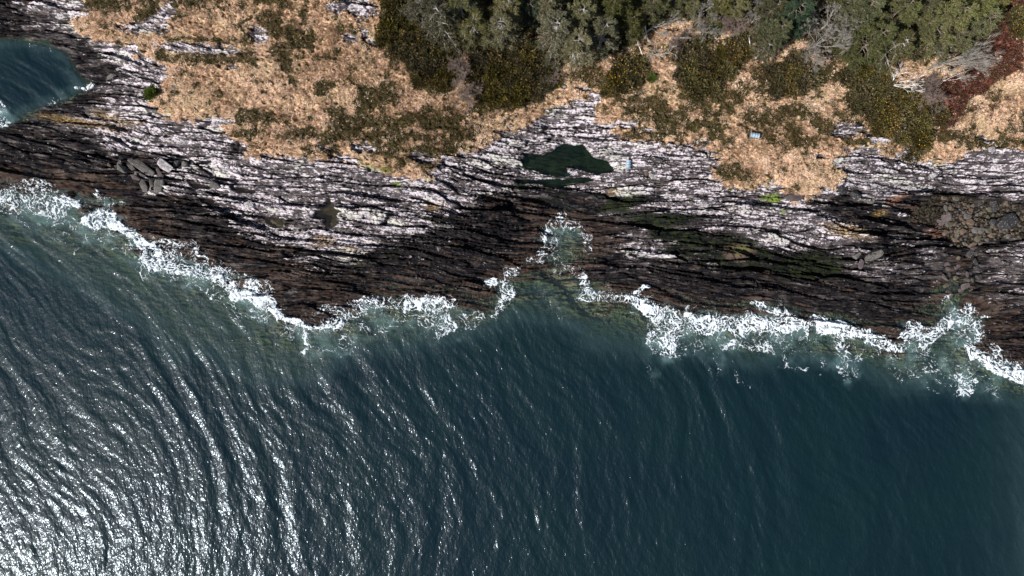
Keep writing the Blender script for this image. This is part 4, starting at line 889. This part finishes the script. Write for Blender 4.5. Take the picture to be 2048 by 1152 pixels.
# cobble beach
COB = pm([(1900,420),(1925,405),(1990,430),(1990,455),(2030,470),(1985,482),(1905,484),(1893,460)], 3)
r6 = random.Random(6); placed = [(1890,437,17),(1880,454,12),(2014,444,20),(1958,404,12)]
names_c = {MS_T: ('tan cobble among the stones of the gully beach', 'tan cobbles of the gully beach'), MS_O: ('olive grey cobble among the stones of the gully beach', 'olive cobbles of the gully beach'), MS_G: ('grey cobble among the stones of the gully beach', 'grey cobbles of the gully beach'), MS_D: ('blackish cobble among the stones of the gully beach', 'black cobbles of the gully beach')}
cnt = 0
for k in range(3500):
    if cnt >= 180: break
    a = r6.uniform(1880, 2052); b = r6.uniform(392, 500); s = r6.choice((4, 5, 5, 6, 7, 8, 10, 12)) if k < 700 else r6.uniform(3, 5.5)
    pbv = float(samp(COB, np.array([a]), np.array([b]))[0]); pv2 = float(samp(pebble, np.array([a]), np.array([b]))[0])
    if r6.random() > pbv+.25*pv2: continue
    if any((a-p)**2+(b-q)**2 < (s*.42+t*.5)**2 for p, q, t in placed): continue
    placed.append((a, b, s)); mt = r6.choice((MS_T, MS_T, MS_O, MS_O, MS_G, MS_D)); cnt += 1
    stone(a, b, s*r6.uniform(1.05, 1.5), s, r6.uniform(-70, 70), mt, names_c[mt][0], 'cobble', 'cobble', names_c[mt][1])
for k in range(55):
    a = r6.uniform(1888, 1958); b = r6.uniform(488, 590); s_ = r6.uniform(4, 13)
    if any((a-p)**2+(b-q)**2 < (s_*.5+t*.5)**2 for p, q, t in placed): continue
    placed.append((a, b, s_)); mt = r6.choice((MS_D, MS_D, MS_O, MS_P))
    stone(a, b, s_*r6.uniform(1.1, 1.7), s_, r6.uniform(-60, 60), mt, {MS_D: 'black wet stone on the floor of the narrow gully', MS_O: 'olive wet stone on the floor of the narrow gully', MS_P: 'brown wet stone on the floor of the narrow gully'}[mt], 'cobble', 'cobble', 'wet stones of the gully floor')
stone(1943,491,20,10,-40,MS_T,'pinkish tan stone standing apart below the gully cobbles','cobble','cobble')
stone(1914,467,9,22,8,MS_O,'tapered grey green stone at the left edge of the cobbles','cobble','cobble')

# ------------------------------------------------------------------ barrels
def barrel(px, py, ang, label):
    m = MT('blue_grey_drum'); P = m.pos(); n = m.noise(P, 5, 3)
    mat = m.done(m.pr(m.mix(m.mr(n, .4, .7), (.20, .27, .33), (.30, .37, .42)), .45, .4))
    x, y, zz = at(px, py, .3); root = empty('barrel', (x, y, zz+.33)); root.rotation_euler = (0, 0, math.radians(-ang))
    prof = [(-.46,.27),(-.44,.295),(-.40,.295),(-.385,.275),(-.17,.28),(-.155,.30),(-.13,.30),(-.115,.28),(.115,.28),(.13,.30),(.155,.30),(.17,.28),(.385,.275),(.40,.295),(.44,.295),(.46,.27)]
    K = 28; V_ = [(a, r_*math.cos(t*6.2832/K), r_*math.sin(t*6.2832/K)) for a, r_ in prof for t in range(K)]
    F_ = [(i*K+t, i*K+(t+1) % K, (i+1)*K+(t+1) % K, (i+1)*K+t) for i in range(len(prof)-1) for t in range(K)]
    mesh_obj('body', V_, F_, mat, root)
    for s in (-1, 1):
        bm = bmesh.new(); bmesh.ops.create_circle(bm, cap_ends=True, segments=K, radius=.268); bmesh.ops.rotate(bm, verts=bm.verts[:], cent=(0, 0, 0), matrix=Matrix.Rotation(math.pi/2, 3, 'Y')); bmesh.ops.translate(bm, verts=bm.verts[:], vec=(s*.45, 0, 0))
        g = bmesh.ops.extrude_face_region(bm, geom=bm.faces[:]); bmesh.ops.translate(bm, verts=[q for q in g['geom'] if isinstance(q, bmesh.types.BMVert)], vec=(-s*.02, 0, 0))
        me = bpy.data.meshes.new('lid'); bm.to_mesh(me); bm.free(); me.materials.append(mat); o = bpy.data.objects.new('lid', me); C.objects.link(o); o.parent = root
    return tag(root, label, 'barrel')
barrel(1506, 273, 8, 'pale blue barrel lying in the straw grass')
barrel(1256, 330, 92, 'pale blue barrel lying on the white lichen rock')

for o in [q for q in bpy.data.objects if q.parent is None and q.type == 'EMPTY' and 'label' not in q]:
    for c in list(o.children): bpy.data.objects.remove(c)
    bpy.data.objects.remove(o)
